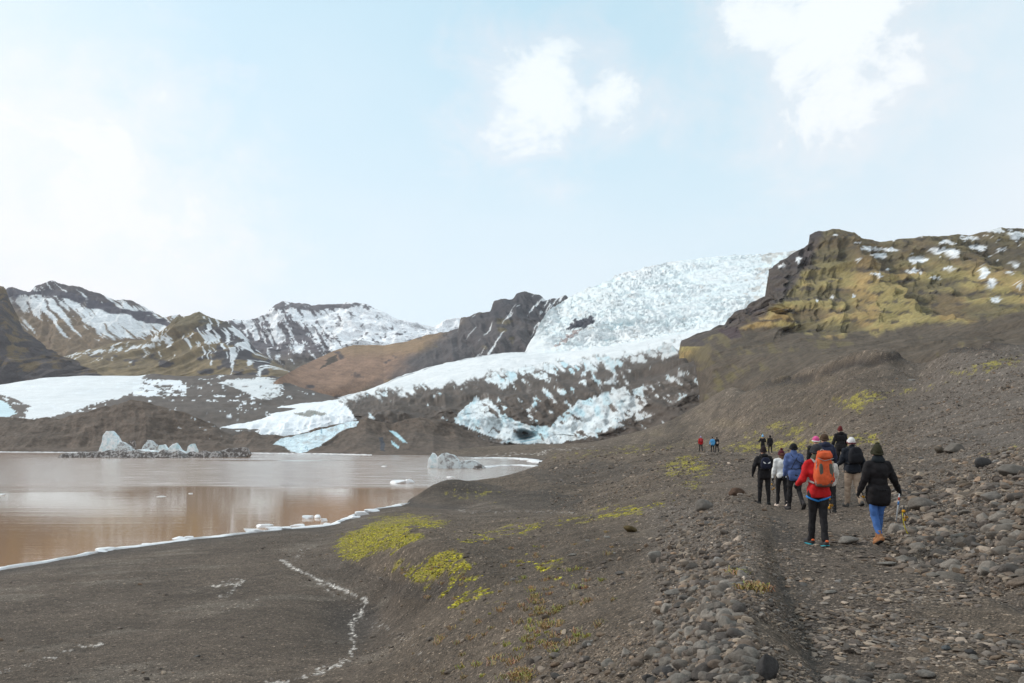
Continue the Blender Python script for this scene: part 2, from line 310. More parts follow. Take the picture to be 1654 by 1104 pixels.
colg = mixc(colg, [.088, .068, .053], trk * .7)
farr = sm(dist, 90, 260) * sm(PXg, 950, 1100)
colg = mixc(colg, [.102, .078, .057], farr * .6); colg *= (1 + farr * .30 * fbm(PXg / 60, PYg / 18, 4, 100))[..., None]
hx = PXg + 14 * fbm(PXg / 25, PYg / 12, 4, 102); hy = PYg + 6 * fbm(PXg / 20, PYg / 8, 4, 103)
colg = mixc(colg, [.060, .049, .040], above * .8 * inpoly(hx, hy, [(665, 812), (700, 776), (760, 776), (800, 786), (870, 792), (935, 800), (930, 824), (780, 820), (720, 818)]))  # lakeside hummock: darker gravel plus its front shade put into the colour
colg = mixc(colg, [.066, .053, .043], above * .65 * inpoly(hx, hy, [(850, 765), (880, 755), (1000, 742), (1060, 760), (960, 785), (880, 780)]))  # second hummock, shade and dark gravel painted together
colg = mixc(colg, [.062, .050, .041], above * .7 * inpoly(hx, hy, [(500, 905), (560, 905), (640, 945), (760, 940), (700, 970), (600, 962), (520, 930)]))
colg = mixc(colg, [.050, .042, .036], above * .6 * inpoly(hx, hy, [(1240, 840), (1262, 830), (1330, 1010), (1400, 1110), (1330, 1110), (1270, 990)]))
colg = mixc(colg, [.068, .055, .046], above * .5 * inpoly(hx, hy, [(1440, 900), (1500, 890), (1700, 960), (1700, 1000), (1540, 945)]))
colg = mixc(colg, [.17, .13, .06], farr * .18 * sm(fbm(PXg / 70, PYg / 14, 4, 95), .05, .4))
gr = np.random.default_rng(21).random(Xg.shape); colg *= (1 + (.34 * (gr - .5)) * (.35 + .65 * sm(Zg, .4, 1.2)))[..., None]
g2 = np.random.default_rng(22).random(Xg.shape); colg *= (1 + np.where(g2 > .975, 1.2, 0) * sm(Zg, .4, 1.2) + np.where(g2 < .03, -.35, 0) * sm(Zg, .4, 1.2))[..., None]
gul = fbm((PXg + PYg * .6) / 9, (PYg - PXg * .25) / 16, 4, 96); colg *= (1 + farr * gul * .45)[..., None]
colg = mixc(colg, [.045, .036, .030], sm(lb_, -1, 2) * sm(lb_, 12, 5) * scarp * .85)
colg = mixc(colg, [.50, .455, .41], fr * .95)
colg = mixc(colg, [.26, .22, .035], moss * .85); colg = mixc(colg, [.25, .20, .05], moss * sm(mn, .1, -.2) * .5)
ring = []
m_ground = terrain_mat('gravel_ground', (.35, 3.0, 22.0), (.16, .06, .02), (.5, 1.5), speck=[(7, .34, 2.6), (22, .40, 2.8), (60, .42, 2.8)])
# the same sheet runs on past the glacier to the horizon, below the hills
ext = []
for Y in (700, 1200, 2500, 6000): ext.append(np.stack([(pxs - CX) / F * Y, np.full(NC, Y), np.full(NC, -6.0)], -1))
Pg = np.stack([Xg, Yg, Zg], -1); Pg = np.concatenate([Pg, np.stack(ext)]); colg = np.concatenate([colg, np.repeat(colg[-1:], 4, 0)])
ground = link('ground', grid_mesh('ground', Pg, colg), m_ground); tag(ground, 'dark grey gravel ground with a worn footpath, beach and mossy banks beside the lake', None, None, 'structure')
# ------------------------------------------------------------------ lofted hills
def loft(name, rows, a, b, dpx, seg, disp, colf, mat, back=(1.35, -20.0), nback=14, label=None):
    px = np.arange(a, b + .1, dpx); K = []
    for r in rows:
        r = np.array(r, float); K.append(np.stack([np.interp(px, r[:, 0], r[:, 1]), np.interp(px, r[:, 0], r[:, 2])], -1))
    K = np.array(K); rel = (HZ - K[..., 0]) / F * K[..., 1]; Yk = K[..., 1]
    out = []; vv = []
    nk = len(rows)
    for i in range(nk - 1):
        s = np.linspace(0, 1, seg[i], endpoint=(i == nk - 2))[:, None]
        p = [max(i - 1, 0), i, i + 1, min(i + 2, nk - 1)]
        def cr(q):
            m1 = (q[p[2]] - q[p[0]]) * .5; m2 = (q[p[3]] - q[p[1]]) * .5
            return q[p[1]] * (2 * s ** 3 - 3 * s ** 2 + 1) + m1 * (s ** 3 - 2 * s ** 2 + s) * .7 + q[p[2]] * (-2 * s ** 3 + 3 * s ** 2) + m2 * (s ** 3 - s ** 2) * .7
        out.append(np.stack([cr(Yk), cr(rel)], -1)); vv.append(np.repeat(i + s, len(px), 1))
    G = np.concatenate(out); V = np.concatenate(vv)
    Yb, rb = G[-1, :, 0], G[-1, :, 1]
    bk = [];
    for j in range(1, nback + 1):
        t = j / nback; bk.append(np.stack([Yb * (1 + (back[0] - 1) * t), rb + (back[1] - CAMZ - rb) * t ** 1.3], -1))
    G = np.concatenate([G, np.array(bk)]); V = np.concatenate([V, np.full((nback, len(px)), nk - 1.0)])
    Y = G[..., 0]; Z = G[..., 1] + CAMZ; PXm = np.repeat(px[None], len(Y), 0); PYm = HZ - G[..., 1] / Y * F
    X = (PXm - CX) / F * Y
    dx, dy, dz = disp(X, Y, Z, PXm, PYm, V); PXd = CX + F * (X + dx) / (Y + dy); PYd = np.where(V >= nk - 1.0001, PYm, HZ - F * (Z + dz - CAMZ) / (Y + dy)); col = colf(X, Y, Z, PXd, PYd, V, dz, dy)
    Pm = np.stack([X + dx, Y + dy, Z + dz], -1)
    o = link(name, grid_mesh(name, Pm, col), mat); tag(o, label, None, None, 'structure'); return o
def one(c, sh): return np.ones(sh + (3,)) * np.array(c)
WHITE = [.76, .775, .78]
def streaks(X, Y, Z, k, s, w=1.0):
    """down-slope streaks: fine across the slope, long down it"""
    return fbm((X + Z * k) / (9 * w), Z / (70 * w), 4, s, .6)
m_far = terrain_mat('far_rock', (.02, .12), (6.0, 1.6), (.7, 1.3))
m_mid = terrain_mat('hill_rock', (.05, .4), (3.5, .8), (.65, 1.35))
m_debris = terrain_mat('moraine_debris', (.12, .9), (1.3, .30), (.6, 1.4))
# distant snowy massif
def d_a(X, Y, Z, px, py, V):
    k = sm(V, 0, .4); r = ridged((X + Z * .5) / 170, Y / 400 + Z / 300, 5, 11) - .45
    return 0 * X, -r * 120 * k * (.1 + .9 * sm(2 - V, 0, .2)), (fbm(X / 60, Z / 60, 5, 12) * 14 + r * 8) * k
def c_a(X, Y, Z, px, py, V, dz, dy):
    st = streaks(X, Y, Z, 1.0, 14, 1.6); rock = sm(fbm(px / 34, py / 16, 5, 15, .62) * .8 + st * 1.1 + .50 * sm(py, 520, 575) * sm(px, 640, 430) - .75 * sm(px, 500, 600) - .14, -.02, .10)
    rock = np.maximum(rock, sm(fbm(px / 8, py / 5, 3, 16) + .9 * sm(np.abs(py - 494 + (px - 480) * 0 ), 9, 1) * sm(px, 640, 560), .35, .6))
    c = one([.86, .87, .88], X.shape); c = mixc(c, [.095, .080, .088], rock); c = mixc(c, [.16, .12, .06], rock * sm(py, 560, 600) * .7); return c  # snow whiter than on other hills: summit mist put into its colour
loft('mountain', [[(200, 640, 2600), (900, 640, 2600)], [(200, 585, 2900), (420, 570, 2900), (600, 560, 2900), (900, 560, 2900)],
     [(200, 560, 3600), (300, 540, 3600), (345, 522, 3600), (385, 516, 3600), (412, 514, 3600), (440, 500, 3600), (455, 488, 3600), (470, 490, 3600), (500, 492, 3600), (540, 490, 3600), (575, 489, 3600), (600, 495, 3600), (640, 515, 3600), (670, 521, 3600), (700, 531, 3600), (722, 516, 3600), (745, 513, 3600), (765, 520, 3600), (900, 560, 3600)]],
     200, 900, 1.6, (60, 110), d_a, c_a, m_far, label='distant snow covered mountain with bare dark rock faces')
# left massif with snow and black crags
def d_b(X, Y, Z, px, py, V):
    k = sm(V, 0, .4); r = ridged((X + Z * .7) / 120, Z / 260, 5, 21) - .45
    return 0 * X, -r * 70 * k * (.1 + .9 * sm(2 - V, 0, .2)), (fbm(X / 40, Z / 40, 5, 22) * 10 + r * 6) * k
def c_b(X, Y, Z, px, py, V, dz, dy):
    st = streaks(X, Y, Z, 1.5, 24, 1.1); line = 500 + (px - 60) * .26      # snow line drops to the right
    sn = sm(st * 1.5 + fbm(px / 22, py / 12, 5, 25) * .35 + .42 - np.abs(py - 500 - (px - 130) * .14) / 42, -.02, .14)
    sn = np.maximum(sn, inpoly(px + fbm(px / 9, py / 6, 3, 26) * 9, py + st * 12, [(125, 500), (180, 498), (270, 518), (285, 530), (225, 545), (180, 548), (135, 520)]) * sm(st, -.35, -.1))
    crag = sm(fbm(px / 20, py / 8, 4, 27) + .75 - np.abs(py - (462 + np.maximum(px - 90, 0) * .27 + 12)) / 11, .15, .4)
    c = one([.19, .128, .072], X.shape) * (1 + .35 * st)[..., None]
    c = mixc(c, [.075, .058, .055], sm(py, 570, 610) * .8)
    c = mixc(c, [.055, .048, .062], sm(py, 520, 480) * .85); c = mixc(c, WHITE, sn * sm(px, -20, 80)); c = mixc(c, [.05, .045, .062], crag); return c
loft('mountain', [[(-600, 640, 1700), (400, 640, 1900)], [(-600, 560, 1900), (0, 570, 2000), (200, 575, 2100), (400, 600, 2100)],
     [(-600, 380, 2600), (-150, 440, 2600), (0, 470, 2500), (25, 463, 2500), (48, 470, 2500), (60, 461, 2500), (85, 453, 2500), (105, 457, 2500), (130, 463, 2500), (160, 474, 2500), (185, 482, 2500), (205, 485, 2500), (240, 500, 2500), (270, 512, 2500), (290, 510, 2500), (310, 520, 2500), (345, 548, 2500), (400, 600, 2500)]],
     -600, 400, 1.6, (50, 120), d_b, c_b, m_far, label='mountain with snow gullies and black crags above the left end of the lake')
# green brown hill in the valley
def d_c(X, Y, Z, px, py, V):
    k = sm(V, 0, .4); r = ridged((X - Z * .8) / 90, Z / 200, 5, 31) - .45
    return 0 * X, -r * 50 * k * (.1 + .9 * sm(2 - V, 0, .2)), (fbm(X / 28, Z / 30, 5, 32) * 5 + r * 3) * k
def c_c(X, Y, Z, px, py, V, dz, dy):
    st = streaks(X, Y, Z, 1.0, 34, .8); c = one([.20, .145, .075], X.shape) * (1 + .4 * st + .3 * fbm(px / 12, py / 8, 4, 36))[..., None]
    c = mixc(c, [.06, .052, .055], sm(fbm(px / 30, py / 14, 4, 35) + .4 * sm(px, 330, 400), .2, .4)); c = mixc(c, [.08, .075, .03], sm(py, 540, 510) * .5)
    sn = sm(st + .38 * sm(px, 290, 400) - .3 * sm(py, 570, 600), .33, .42); sn = np.maximum(sn, inpoly(px + st * 6, py + st * 5, [(243, 547), (252, 540), (258, 549), (268, 550), (245, 553)]))
    sn = np.maximum(sn, sm(np.abs(py - 560 + (px - 230) * .12) + 8 * st, 2, 0) * (px < 260)); c = mixc(c, WHITE, sn); return c
loft('hill', [[(60, 640, 1300), (560, 640, 1300)], [(60, 612, 1380), (300, 608, 1400), (560, 612, 1380)],
     [(60, 600, 1900), (120, 570, 1900), (180, 556, 1900), (240, 547, 1900), (268, 528, 1900), (285, 513, 1900), (305, 510, 1900), (322, 504, 1900), (340, 512, 1900), (370, 520, 1900), (392, 538, 1900), (412, 562, 1900), (440, 583, 1900), (470, 602, 1900), (560, 625, 1900)]],
     60, 560, 1.6, (30, 110), d_c, c_c, m_far, label='green brown rounded hill with thin snow streaks, between the left mountains')
# near dark cliff at the left edge
def d_d(X, Y, Z, px, py, V):
    k = sm(V, 0, .4); r = ridged((X + Z * .25) / 45, Y / 260, 5, 41) - .45
    return 0 * X, -r * 40 * k, (fbm(X / 25, Z / 20, 5, 42) * 6 + r * 5) * k
def c_d(X, Y, Z, px, py, V, dz, dy):
    st = streaks(X, Y, Z, -.25, 44, .55); c = one([.07, .058, .058], X.shape) * (1 + .4 * st)[..., None]
    c = mixc(c, [.15, .105, .055], sm(st + fbm(px / 18, py / 22, 4, 45) + .5 * sm(py, 560, 500) - .1 + .3 * sm(px, 40, 90) * sm(py, 600, 570), .05, .35)); return c
loft('mountain', [[(-700, 660, 1000), (260, 640, 1000)], [(-700, 560, 1080), (0, 600, 1060), (120, 610, 1060), (260, 630, 1060)],
     [(-700, 330, 1400), (-200, 400, 1350), (0, 461, 1300), (8, 470, 1300), (22, 505, 1300), (40, 535, 1280), (75, 560, 1250), (110, 580, 1200), (150, 596, 1150), (185, 611, 1100), (260, 632, 1100)]],
     -700, 260, 1.6, (30, 120), d_d, c_d, m_mid, label='dark bare cliff at the far left edge, nearer than the snowy mountain')
# reddish hill and grey ridge left of the icefall
def d_e(X, Y, Z, px, py, V):
    k = sm(V, 0, .3); g = sm(px, 640, 760); r = ridged((X + Z * .4) / 70, Z / 130, 5, 51) - .45
    return 0 * X, -r * (8 + 55 * g) * k * (.1 + .9 * sm(2 - V, 0, .25)), (fbm(X / 22, Z / 25, 5, 52) * (1.5 + 4.5 * g) + r * 3 * g) * k
def c_e(X, Y, Z, px, py, V, dz, dy):
    st = streaks(X, Y, Z, -.5, 54, .9); red = one([.27, .165, .11], X.shape) * (1 + .12 * st + .25 * fbm(px / 18, py / 9, 5, 55))[..., None]
    red = mixc(red, [.26, .18, .09], sm(py, 585, 560) * .6)
    red = mixc(red, [.065, .05, .05], sm(fbm(px / 25, py / 16, 4, 56) * .8 + sm(py - (600 + (px - 405) * .18), 8, 28) * .9 * sm(px, 580, 520), .35, .55))
    red = mixc(red, [.07, .05, .035], inpoly(px + st * 5, py + st * 3, [(517, 598), (530, 580), (545, 572), (545, 582), (530, 592)]))
    grey = one([.085, .074, .074], X.shape) * (1 + .35 * st + .25 * fbm(px / 14, py / 10, 4, 57))[..., None]
    grey = mixc(grey, [.15, .115, .055], sm(fbm(px / 30, py / 14, 4, 58), .28, .5) * .8)
    g = sm(px + (py - 560) * 1.3 + 25 * fbm(px / 30, py / 20, 3, 59), 665, 715); c = red * (1 - g[..., None]) + grey * g[..., None]
    c = mixc(c, [.045, .042, .048], sm(py, 522, 508) * sm(px, 738, 745) * .8)
    c = mixc(c, WHITE, sm(st + .35 * sm(px, 850, 880), .42, .5) * sm(px, 720, 800) * .9); return c
loft('hill', [[(380, 690, 830), (420, 685, 830), (520, 670, 1050), (1060, 655, 1150)], [(380, 672, 870), (450, 645, 900), (620, 605, 1220), (760, 572, 1240), (1060, 560, 1250)],
     [(380, 665, 900), (405, 646, 910), (450, 612, 960), (490, 590, 1200), (540, 566, 1500), (570, 558, 1500), (620, 558, 1520), (652, 553, 1520), (690, 541, 1560), (720, 536, 1580), (741, 533, 1600), (744, 516, 1600), (772, 505, 1620), (792, 501, 1620), (797, 487, 1620), (815, 485, 1640), (829, 483, 1640), (834, 475, 1640), (850, 473, 1640), (872, 476, 1650), (880, 484, 1650), (895, 482, 1650), (914, 480, 1650), (935, 500, 1650), (1060, 540, 1650)]],
     380, 1060, 1.6, (40, 130), d_e, c_e, m_mid, label='reddish brown hill rising to a grey rocky ridge beside the icefall')
# ------------------------------------------------------------------ glacier
TOP = [(330, 699), (400, 664), (470, 655), (540, 643), (600, 628), (640, 610), (700, 590), (780, 573), (848, 569), (856, 552), (866, 535), (882, 506), (910, 487), (935, 474), (960, 461), (1000, 444), (1050, 431), (1100, 421), (1160, 414), (1230, 411), (1300, 404), (1420, 400)]
TOPY = [(330, 900), (700, 1050), (848, 1110), (910, 1500), (1420, 1500)]
def yy(tab, x): t = np.array(tab, float); return float(np.interp(x, t[:, 0], t[:, 1]))
rF = [(px, py, yy(TOPY, px)) for px, py in TOP]
def mid(fr_, Y):
    return [(px, (yy(rD, px) * (1 - fr_) + py * fr_), Y if px > 900 else yy([(330, 890), (700, 1035), (848, 1090), (900, Y)], px)) for px, py in TOP]
rD = [(330, 697), (400, 667), (540, 645), (600, 630), (640, 613), (700, 594), (780, 576), (860, 571), (950, 562), (1020, 552), (1100, 538), (1200, 515), (1300, 490), (1420, 470)]
def d_g(X, Y, Z, px, py, V):
    fall = sm(px, 850, 890) * sm(V, 2.6, 3.1); deb = sm(V, 2.1, 1.3)
    ser = ridged(X / 26, Z / 9 + X / 60, 5, 71, .65) - .4; cre = fbm(X / 9, Z / 4.0, 4, 72, .6)
    fall0 = fall; fall = fall * (.45 + .75 * sm(fbm(X / 110, Z / 45, 3, 70), -.25, .3)); dz = fall * (ser * 4.2 + cre * 1.7) + deb * (fbm((X + Y) / 45, (Y - X) / 70, 4, 73) * 6 + (ridged((X + Z * 1.2) / 22, Z / 14 + Y / 60, 3, 74) - .4) * 1.3) * sm(V, 0, .35)
    dy = -fall * (ser * 12 + cre * 4) - deb * (ridged((X + Z * 1.1) / 16, (Z - X * .4) / 14, 4, 75) - .4) * 10 * sm(V, 0, .3)
    fall = fall0; flat = (1 - fall) * (1 - deb); dz = dz + flat * (fbm(X / 45, Y / 60, 4, 76) * 4 + fbm(X / 12, Y / 14, 3, 79) * 1.2)
    cave = np.exp(-(((px - 850) / 17) ** 2 + ((py - 709) / 9) ** 2) ** 2)
    for (ex, ey, wx_, wy_, a_) in [(800, 692, 12, 16, 16), (865, 700, 7, 14, 10), (775, 668, 20, 7, 12), (1030, 640, 9, 14, 12), (985, 672, 7, 15, 10), (930, 690, 6, 14, 10), (1005, 690, 14, 6, 8)]:
        cave = np.maximum(cave, np.exp(-(((px - ex) / wx_) ** 2 + ((py - ey) / wy_) ** 2) ** 2) * a_ / 45.)
    return 0 * X, dy + cave * 20, dz
def c_g(X, Y, Z, px, py, V, dz, dy):
    c = one([.77, .785, .785], X.shape); fall = sm(px, 850, 890) * sm(V, 2.6, 3.1)
    cr = fbm(X / 16, Z / 6, 5, 77, .62)
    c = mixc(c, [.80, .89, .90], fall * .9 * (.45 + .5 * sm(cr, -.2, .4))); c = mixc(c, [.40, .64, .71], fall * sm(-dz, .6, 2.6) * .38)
    c = mixc(c, [.84, .86, .86], fall * sm(fbm(px / 60, py / 20, 3, 97), .05, .4) * .7)
    c = mixc(c, [.50, .44, .38], fall * sm(fbm(px / 9, py / 5, 4, 78) + .5 * sm(px, 1180, 1250) - .3, .18, .35) * .6)
    # rock window in the icefall
    wxp = px + fbm(px / 8, py / 6, 3, 79) * 8; wyp = py + fbm(px / 8, py / 6, 3, 80) * 5
    c = mixc(c, [.42, .33, .31], inpoly(wxp, wyp, [(896, 562), (915, 540), (945, 530), (925, 545), (903, 558)]) * .9); c = mixc(c, [.05, .05, .065], inpoly(wxp, wyp, [(912, 531), (925, 518), (958, 510), (960, 516), (945, 528), (915, 533)]))
    # debris cover of the snout; dust thickens down the tongue
    st = fbm((px + py * .9) / 16, (py - px * .45) / 30, 5, 85, .62); st2 = fbm((px * .6 - py * .67) / 8, (py * .8 + px * .6) / 17, 4, 86, .56)
    bl = np.interp(px, [330, 480, 520, 545, 600, 690, 740, 800, 850, 880, 950, 1000, 1060, 1095, 1300], [720, 712, 662, 652, 637, 627, 618, 603, 595, 592, 584, 575, 562, 556, 520])
    tr = py - bl; deb = sm(tr + st2 * 20 + st * 8, -3, 5)
    band = sm(tr, 26, 10) * sm(tr, -6, 0) * sm(px, 740, 820)                   # broken margin
    icy = .06 + band * .44
    fr_ = np.where(inpoly(px + st * 14, py + st2 * 6, [(735, 682), (752, 660), (760, 640), (790, 648), (815, 672), (860, 690), (885, 690), (930, 650), (1005, 625), (1050, 650), (1000, 682), (950, 705), (900, 718), (820, 716), (760, 695)]), .92, 0)
    fr_ = np.where(inpoly(px, py, [(930, 660), (1110, 600), (1140, 620), (1060, 670), (940, 712)]), np.maximum(fr_, .42), fr_)
    fr_ = np.where(inpoly(px, py, [(870, 630), (960, 610), (990, 660), (900, 660)]), np.maximum(fr_, .26), fr_)
    icy = np.maximum(icy, fr_); thr = .52 - icy * 1.05
    ic = sm(st2 + .35 * st, thr, thr + .07)
    film = sm(st2 * .8 + st * .5 + .25 * fbm(px / 3, py / 2, 3, 90), thr - .22, thr)
    d = one([.088, .067, .053], X.shape) * (1 + .3 * fbm(px / 6, py / 4, 4, 87))[..., None]
    icc = mixc(one([.74, .79, .80], X.shape), [.50, .70, .76], sm(fbm(px / 14, py / 18, 4, 88), .0, .4) * .8); icc = mixc(icc, [.45, .40, .37], sm(px + 60 * fbm(px / 20, py / 20, 3, 89), 940, 1040) * .45)
    d = mixc(d, [.30, .26, .235], film * .4 * (1 - ic)); ic = ic * (1 - .35 * sm(fbm(px / 5, py / 3.5, 3, 92, .6), .05, .4)); dd = d * (1 - ic[..., None]) + icc * ic[..., None]; c = c * (1 - deb[..., None]) + dd * deb[..., None]
    c = mixc(c, [.10, .26, .33], np.exp(-(((px - 850) / 19) ** 2 + ((py - 709) / 8) ** 2) ** 2) * (.55 + .45 * np.sin(py * 1.3 + px * .25)))
    lobe = inpoly(px + st * 10, py + st2 * 6, [(345, 680), (400, 655), (520, 640), (560, 655), (575, 680), (545, 690), (480, 705), (360, 705)])
    c = mixc(c, [.83, .86, .88], lobe * sm(st2, .6, .4) * sm(py, 640, 645)); c = mixc(c, [.14, .13, .09], inpoly(px + st * 8, py + st2 * 3, [(470, 668), (500, 664), (530, 668), (500, 674)]) * .8)
    return c
def d_gl(*a): return d_g(*a)
m_ice = terrain_mat('glacier_ice', (.06, .5), (1.6, .35), (.86, 1.1), .75)
loft('glacier', [[(330, 745, 440), (800, 745, 445), (850, 740, 440), (900, 738, 430), (960, 732, 415), (1040, 716, 400), (1090, 700, 390), (1140, 690, 380), (1300, 640, 360), (1420, 640, 360)],
     [(330, 702, 480), (450, 692, 480), (560, 668, 500), (700, 655, 520), (850, 652, 500), (1000, 636, 470), (1100, 612, 450), (1200, 590, 450), (1420, 560, 450)],
     [(330, 700, 620), (450, 664, 640), (560, 648, 650), (620, 632, 700), (700, 622, 720), (800, 604, 720), (900, 592, 700), (1000, 576, 680), (1100, 560, 660), (1420, 530, 660)],
     [(px, py, yy([(330, 880), (700, 1000), (860, 1050), (1420, 950)], px)) for px, py in rD], mid(.35, 1120), mid(.7, 1290), rF],
     330, 1420, 1.3, (70, 45, 35, 50, 50, 50), d_gl, c_g, m_ice, back=(1.3, -20), label='glacier tongue falling from a blue white icefall to a debris covered snout')
# left glacier arm
def d_h(X, Y, Z, px, py, V):
    return 0 * X, 0 * X, fbm(X / 30, Y / 40, 5, 101) * 3.5 * sm(px, 180, 260) + fbm(X / 90, Y / 90, 4, 102) * 3
def c_h(X, Y, Z, px, py, V, dz, dy):
    st = fbm(px / 12, py / 4, 5, 103, .62); c = one([.095, .074, .060], X.shape) * (1 + .3 * fbm(px / 7, py / 4, 4, 104))[..., None]
    e = inpoly(px + st * 12, py + st * 4, [(-600, 600), (120, 600), (238, 604), (225, 622), (222, 634), (200, 640), (150, 655), (90, 672), (40, 680), (40, 664), (50, 657), (20, 643), (-20, 632), (-600, 640)])
    c = mixc(c, [.75, .77, .775], e)
    c = mixc(c, [.80, .83, .85], sm(st + .5 * inpoly(px, py, [(215, 612), (300, 615), (300, 640), (215, 640)]) + .03, .40, .46))
    c = mixc(c, [.72, .74, .74], inpoly(px + st * 16, py + st * 4, [(350, 618), (385, 611), (455, 610), (455, 640), (420, 645), (395, 632)]) * sm(st, -.5, -.2))
    c = mixc(c, [.6, .74, .78], inpoly(px + st * 8, py, [(-70, 644), (-30, 640), (5, 648), (28, 668), (10, 675), (-50, 672)])); return c
loft('glacier', [[(-600, 705, 450), (480, 712, 450)], [(-600, 690, 520), (0, 686, 520), (200, 680, 520), (480, 690, 520)], [(-600, 650, 700), (0, 648, 720), (300, 640, 760), (480, 650, 760)],
     [(-600, 640, 950), (0, 622, 1000), (60, 613, 1000), (120, 608, 1000), (240, 607, 1000), (340, 606, 1000), (450, 610, 1000), (480, 622, 1000), (560, 650, 1000)]], -600, 560, 1.8, (30, 40, 50), d_h, c_h, m_ice, back=(1.05, -20), nback=4, label='flat snow covered glacier arm behind the dark moraine at the left')
# dark moraine between lake and glacier
def d_f(X, Y, Z, px, py, V):
    k = sm(V, .05, .5); r = ridged((X + Z) / 26, Z / 30, 5, 111) - .45
    cl = inpoly(px, py, ICEC)
    return 0 * X, -r * 6 * k, (fbm(X / 14, (Y + Z) / 14, 5, 112) * 1.4 + r * 1.6) * k * np.where(cl, .2, 1)
ICEC = [(441, 718), (455, 709), (480, 703), (500, 699), (530, 691), (560, 683), (580, 680), (576, 690), (560, 693), (545, 702), (530, 712), (512, 722), (497, 731), (470, 731), (460, 722)]
def c_f(X, Y, Z, px, py, V, dz, dy):
    st = fbm((px + py) / 14, (py - px * .4) / 12, 5, 113, .6); c = one([.115, .087, .068], X.shape) * (1 + .3 * st + .25 * fbm(px / 5, py / 3, 4, 114))[..., None]
    ice = inpoly(px + st * 2, py + st * 2, ICEC); cc = one([.60, .71, .75], X.shape) * (1 + .15 * fbm(px / 6, py / 9, 4, 115))[..., None]
    cr = sm(np.abs(np.sin(px / 13.0 + fbm(px / 10, py / 12, 2, 116) * 2.5)), .10, .0); cc = mixc(cc, [.14, .30, .40], cr * .85); cc = mixc(cc, [.36, .33, .31], sm(fbm(px / 9, py / 5, 4, 117), .12, .4) * .5)
    c = np.where(ice[..., None], cc, c)
    for poly in ([(628, 696), (640, 698), (658, 716), (650, 714)], [(632, 712), (645, 722), (643, 726), (634, 718)], [(0, 651), (20, 650), (20, 668), (0, 672)]):
        c = mixc(c, [.42, .62, .68], inpoly(px + st * 2, py + st * 2, poly))
    c = mixc(c, [.05, .06, .08], inpoly(px + st * 3, py + st * 2, [(613, 708), (618, 706), (621, 720), (622, 730), (615, 728)]) * .8)
    c = mixc(c, [.62, .66, .68], sm(st, .50, .56) * sm(px, 260, 300) * sm(px, 380, 340) * .8)
    return c
FR = [(-700, 685), (-100, 682), (0, 673), (60, 675), (100, 672), (150, 660), (185, 652), (212, 643), (240, 650), (300, 668), (345, 685), (362, 697), (378, 705), (398, 697), (412, 698), (428, 705), (445, 702), (458, 706), (480, 701), (500, 697), (530, 689), (560, 682), (578, 680), (592, 676), (610, 684), (632, 686), (655, 676), (699, 674), (728, 686), (757, 698), (800, 716), (830, 723), (900, 728)]
loft('moraine', [[(-700, 732, 385), (400, 732, 372), (500, 733, 345), (600, 736, 305), (700, 737, 298), (780, 731, 330), (830, 727, 370), (900, 728, 400)],
     [(px, py + (731 - py) * (.45 if px > 500 else .5), 405) for px, py in FR], [(px, py, 432) for px, py in FR]], -700, 890, 1.4, (45, 60), d_f, c_f, m_debris, back=(1.12, -8), nback=8, label='dark brown moraine mounds with an exposed blue ice cliff on the far shore')
# ------------------------------------------------------------------ right mountain
def d_r(X, Y, Z, px, py, V):
    k = sm(V, .5, 1.2); cliff = sm(py, 552, 520) * k
    r = ridged((X - Y * .3) / 48, Z / 120, 5, 121, .55) - .45; spur = ridged((X - Y * .35) / 26, Z / 55, 4, 122) - .4
    strata = np.abs(((Z + 3 * fbm(X / 40, Y / 40, 3, 123)) / 17) % 1 - .5) * 2
    top = .12 + .88 * sm(4 - V, 0, .30); dy = -(r * 34 + spur * 22 + (strata - .5) * 8) * cliff * top - (ridged((X * .6 + Y) / 30, Z / 60, 4, 124) - .4) * 6 * k * (1 - cliff)
    dz = (fbm(X / 14, (Y + Z) / 12, 5, 125) * 2.0 + r * 2) * cliff + fbm(X / 12, Y / 14, 5, 126) * 1.6 * k * (1 - cliff)
    return k * sm(px, 1320, 1240) * sm(py, 560, 520) * fbm(Z / 13, Y / 30, 4, 127) * 12, dy, dz
SNOWR = [(1350, 379, 8, 2), (1383, 391, 8, 2), (1405, 402, 20, 4), (1420, 413, 16, 3), (1440, 404, 14, 3), (1418, 445, 10, 2), (1482, 420, 16, 7), (1478, 438, 14, 3), (1520, 405, 22, 5), (1530, 392, 16, 3), (1542, 410, 10, 7), (1565, 385, 18, 3), (1580, 400, 16, 5), (1590, 440, 8, 14), (1604, 458, 7, 8), (1608, 485, 9, 5), (1605, 372, 18, 4), (1640, 380, 16, 9), (1632, 440, 6, 3), (1645, 462, 5, 4), (1622, 404, 9, 2), (1343, 481, 3, 3), (1378, 480, 3, 3), (1320, 486, 3, 2), (1535, 435, 10, 3), (1510, 450, 10, 2), (1642, 430, 5, 4), (1290, 420, 3, 6), (1262, 430, 6, 3), (1390, 421, 10, 2), (1700, 380, 40, 8), (1760, 360, 30, 8)]
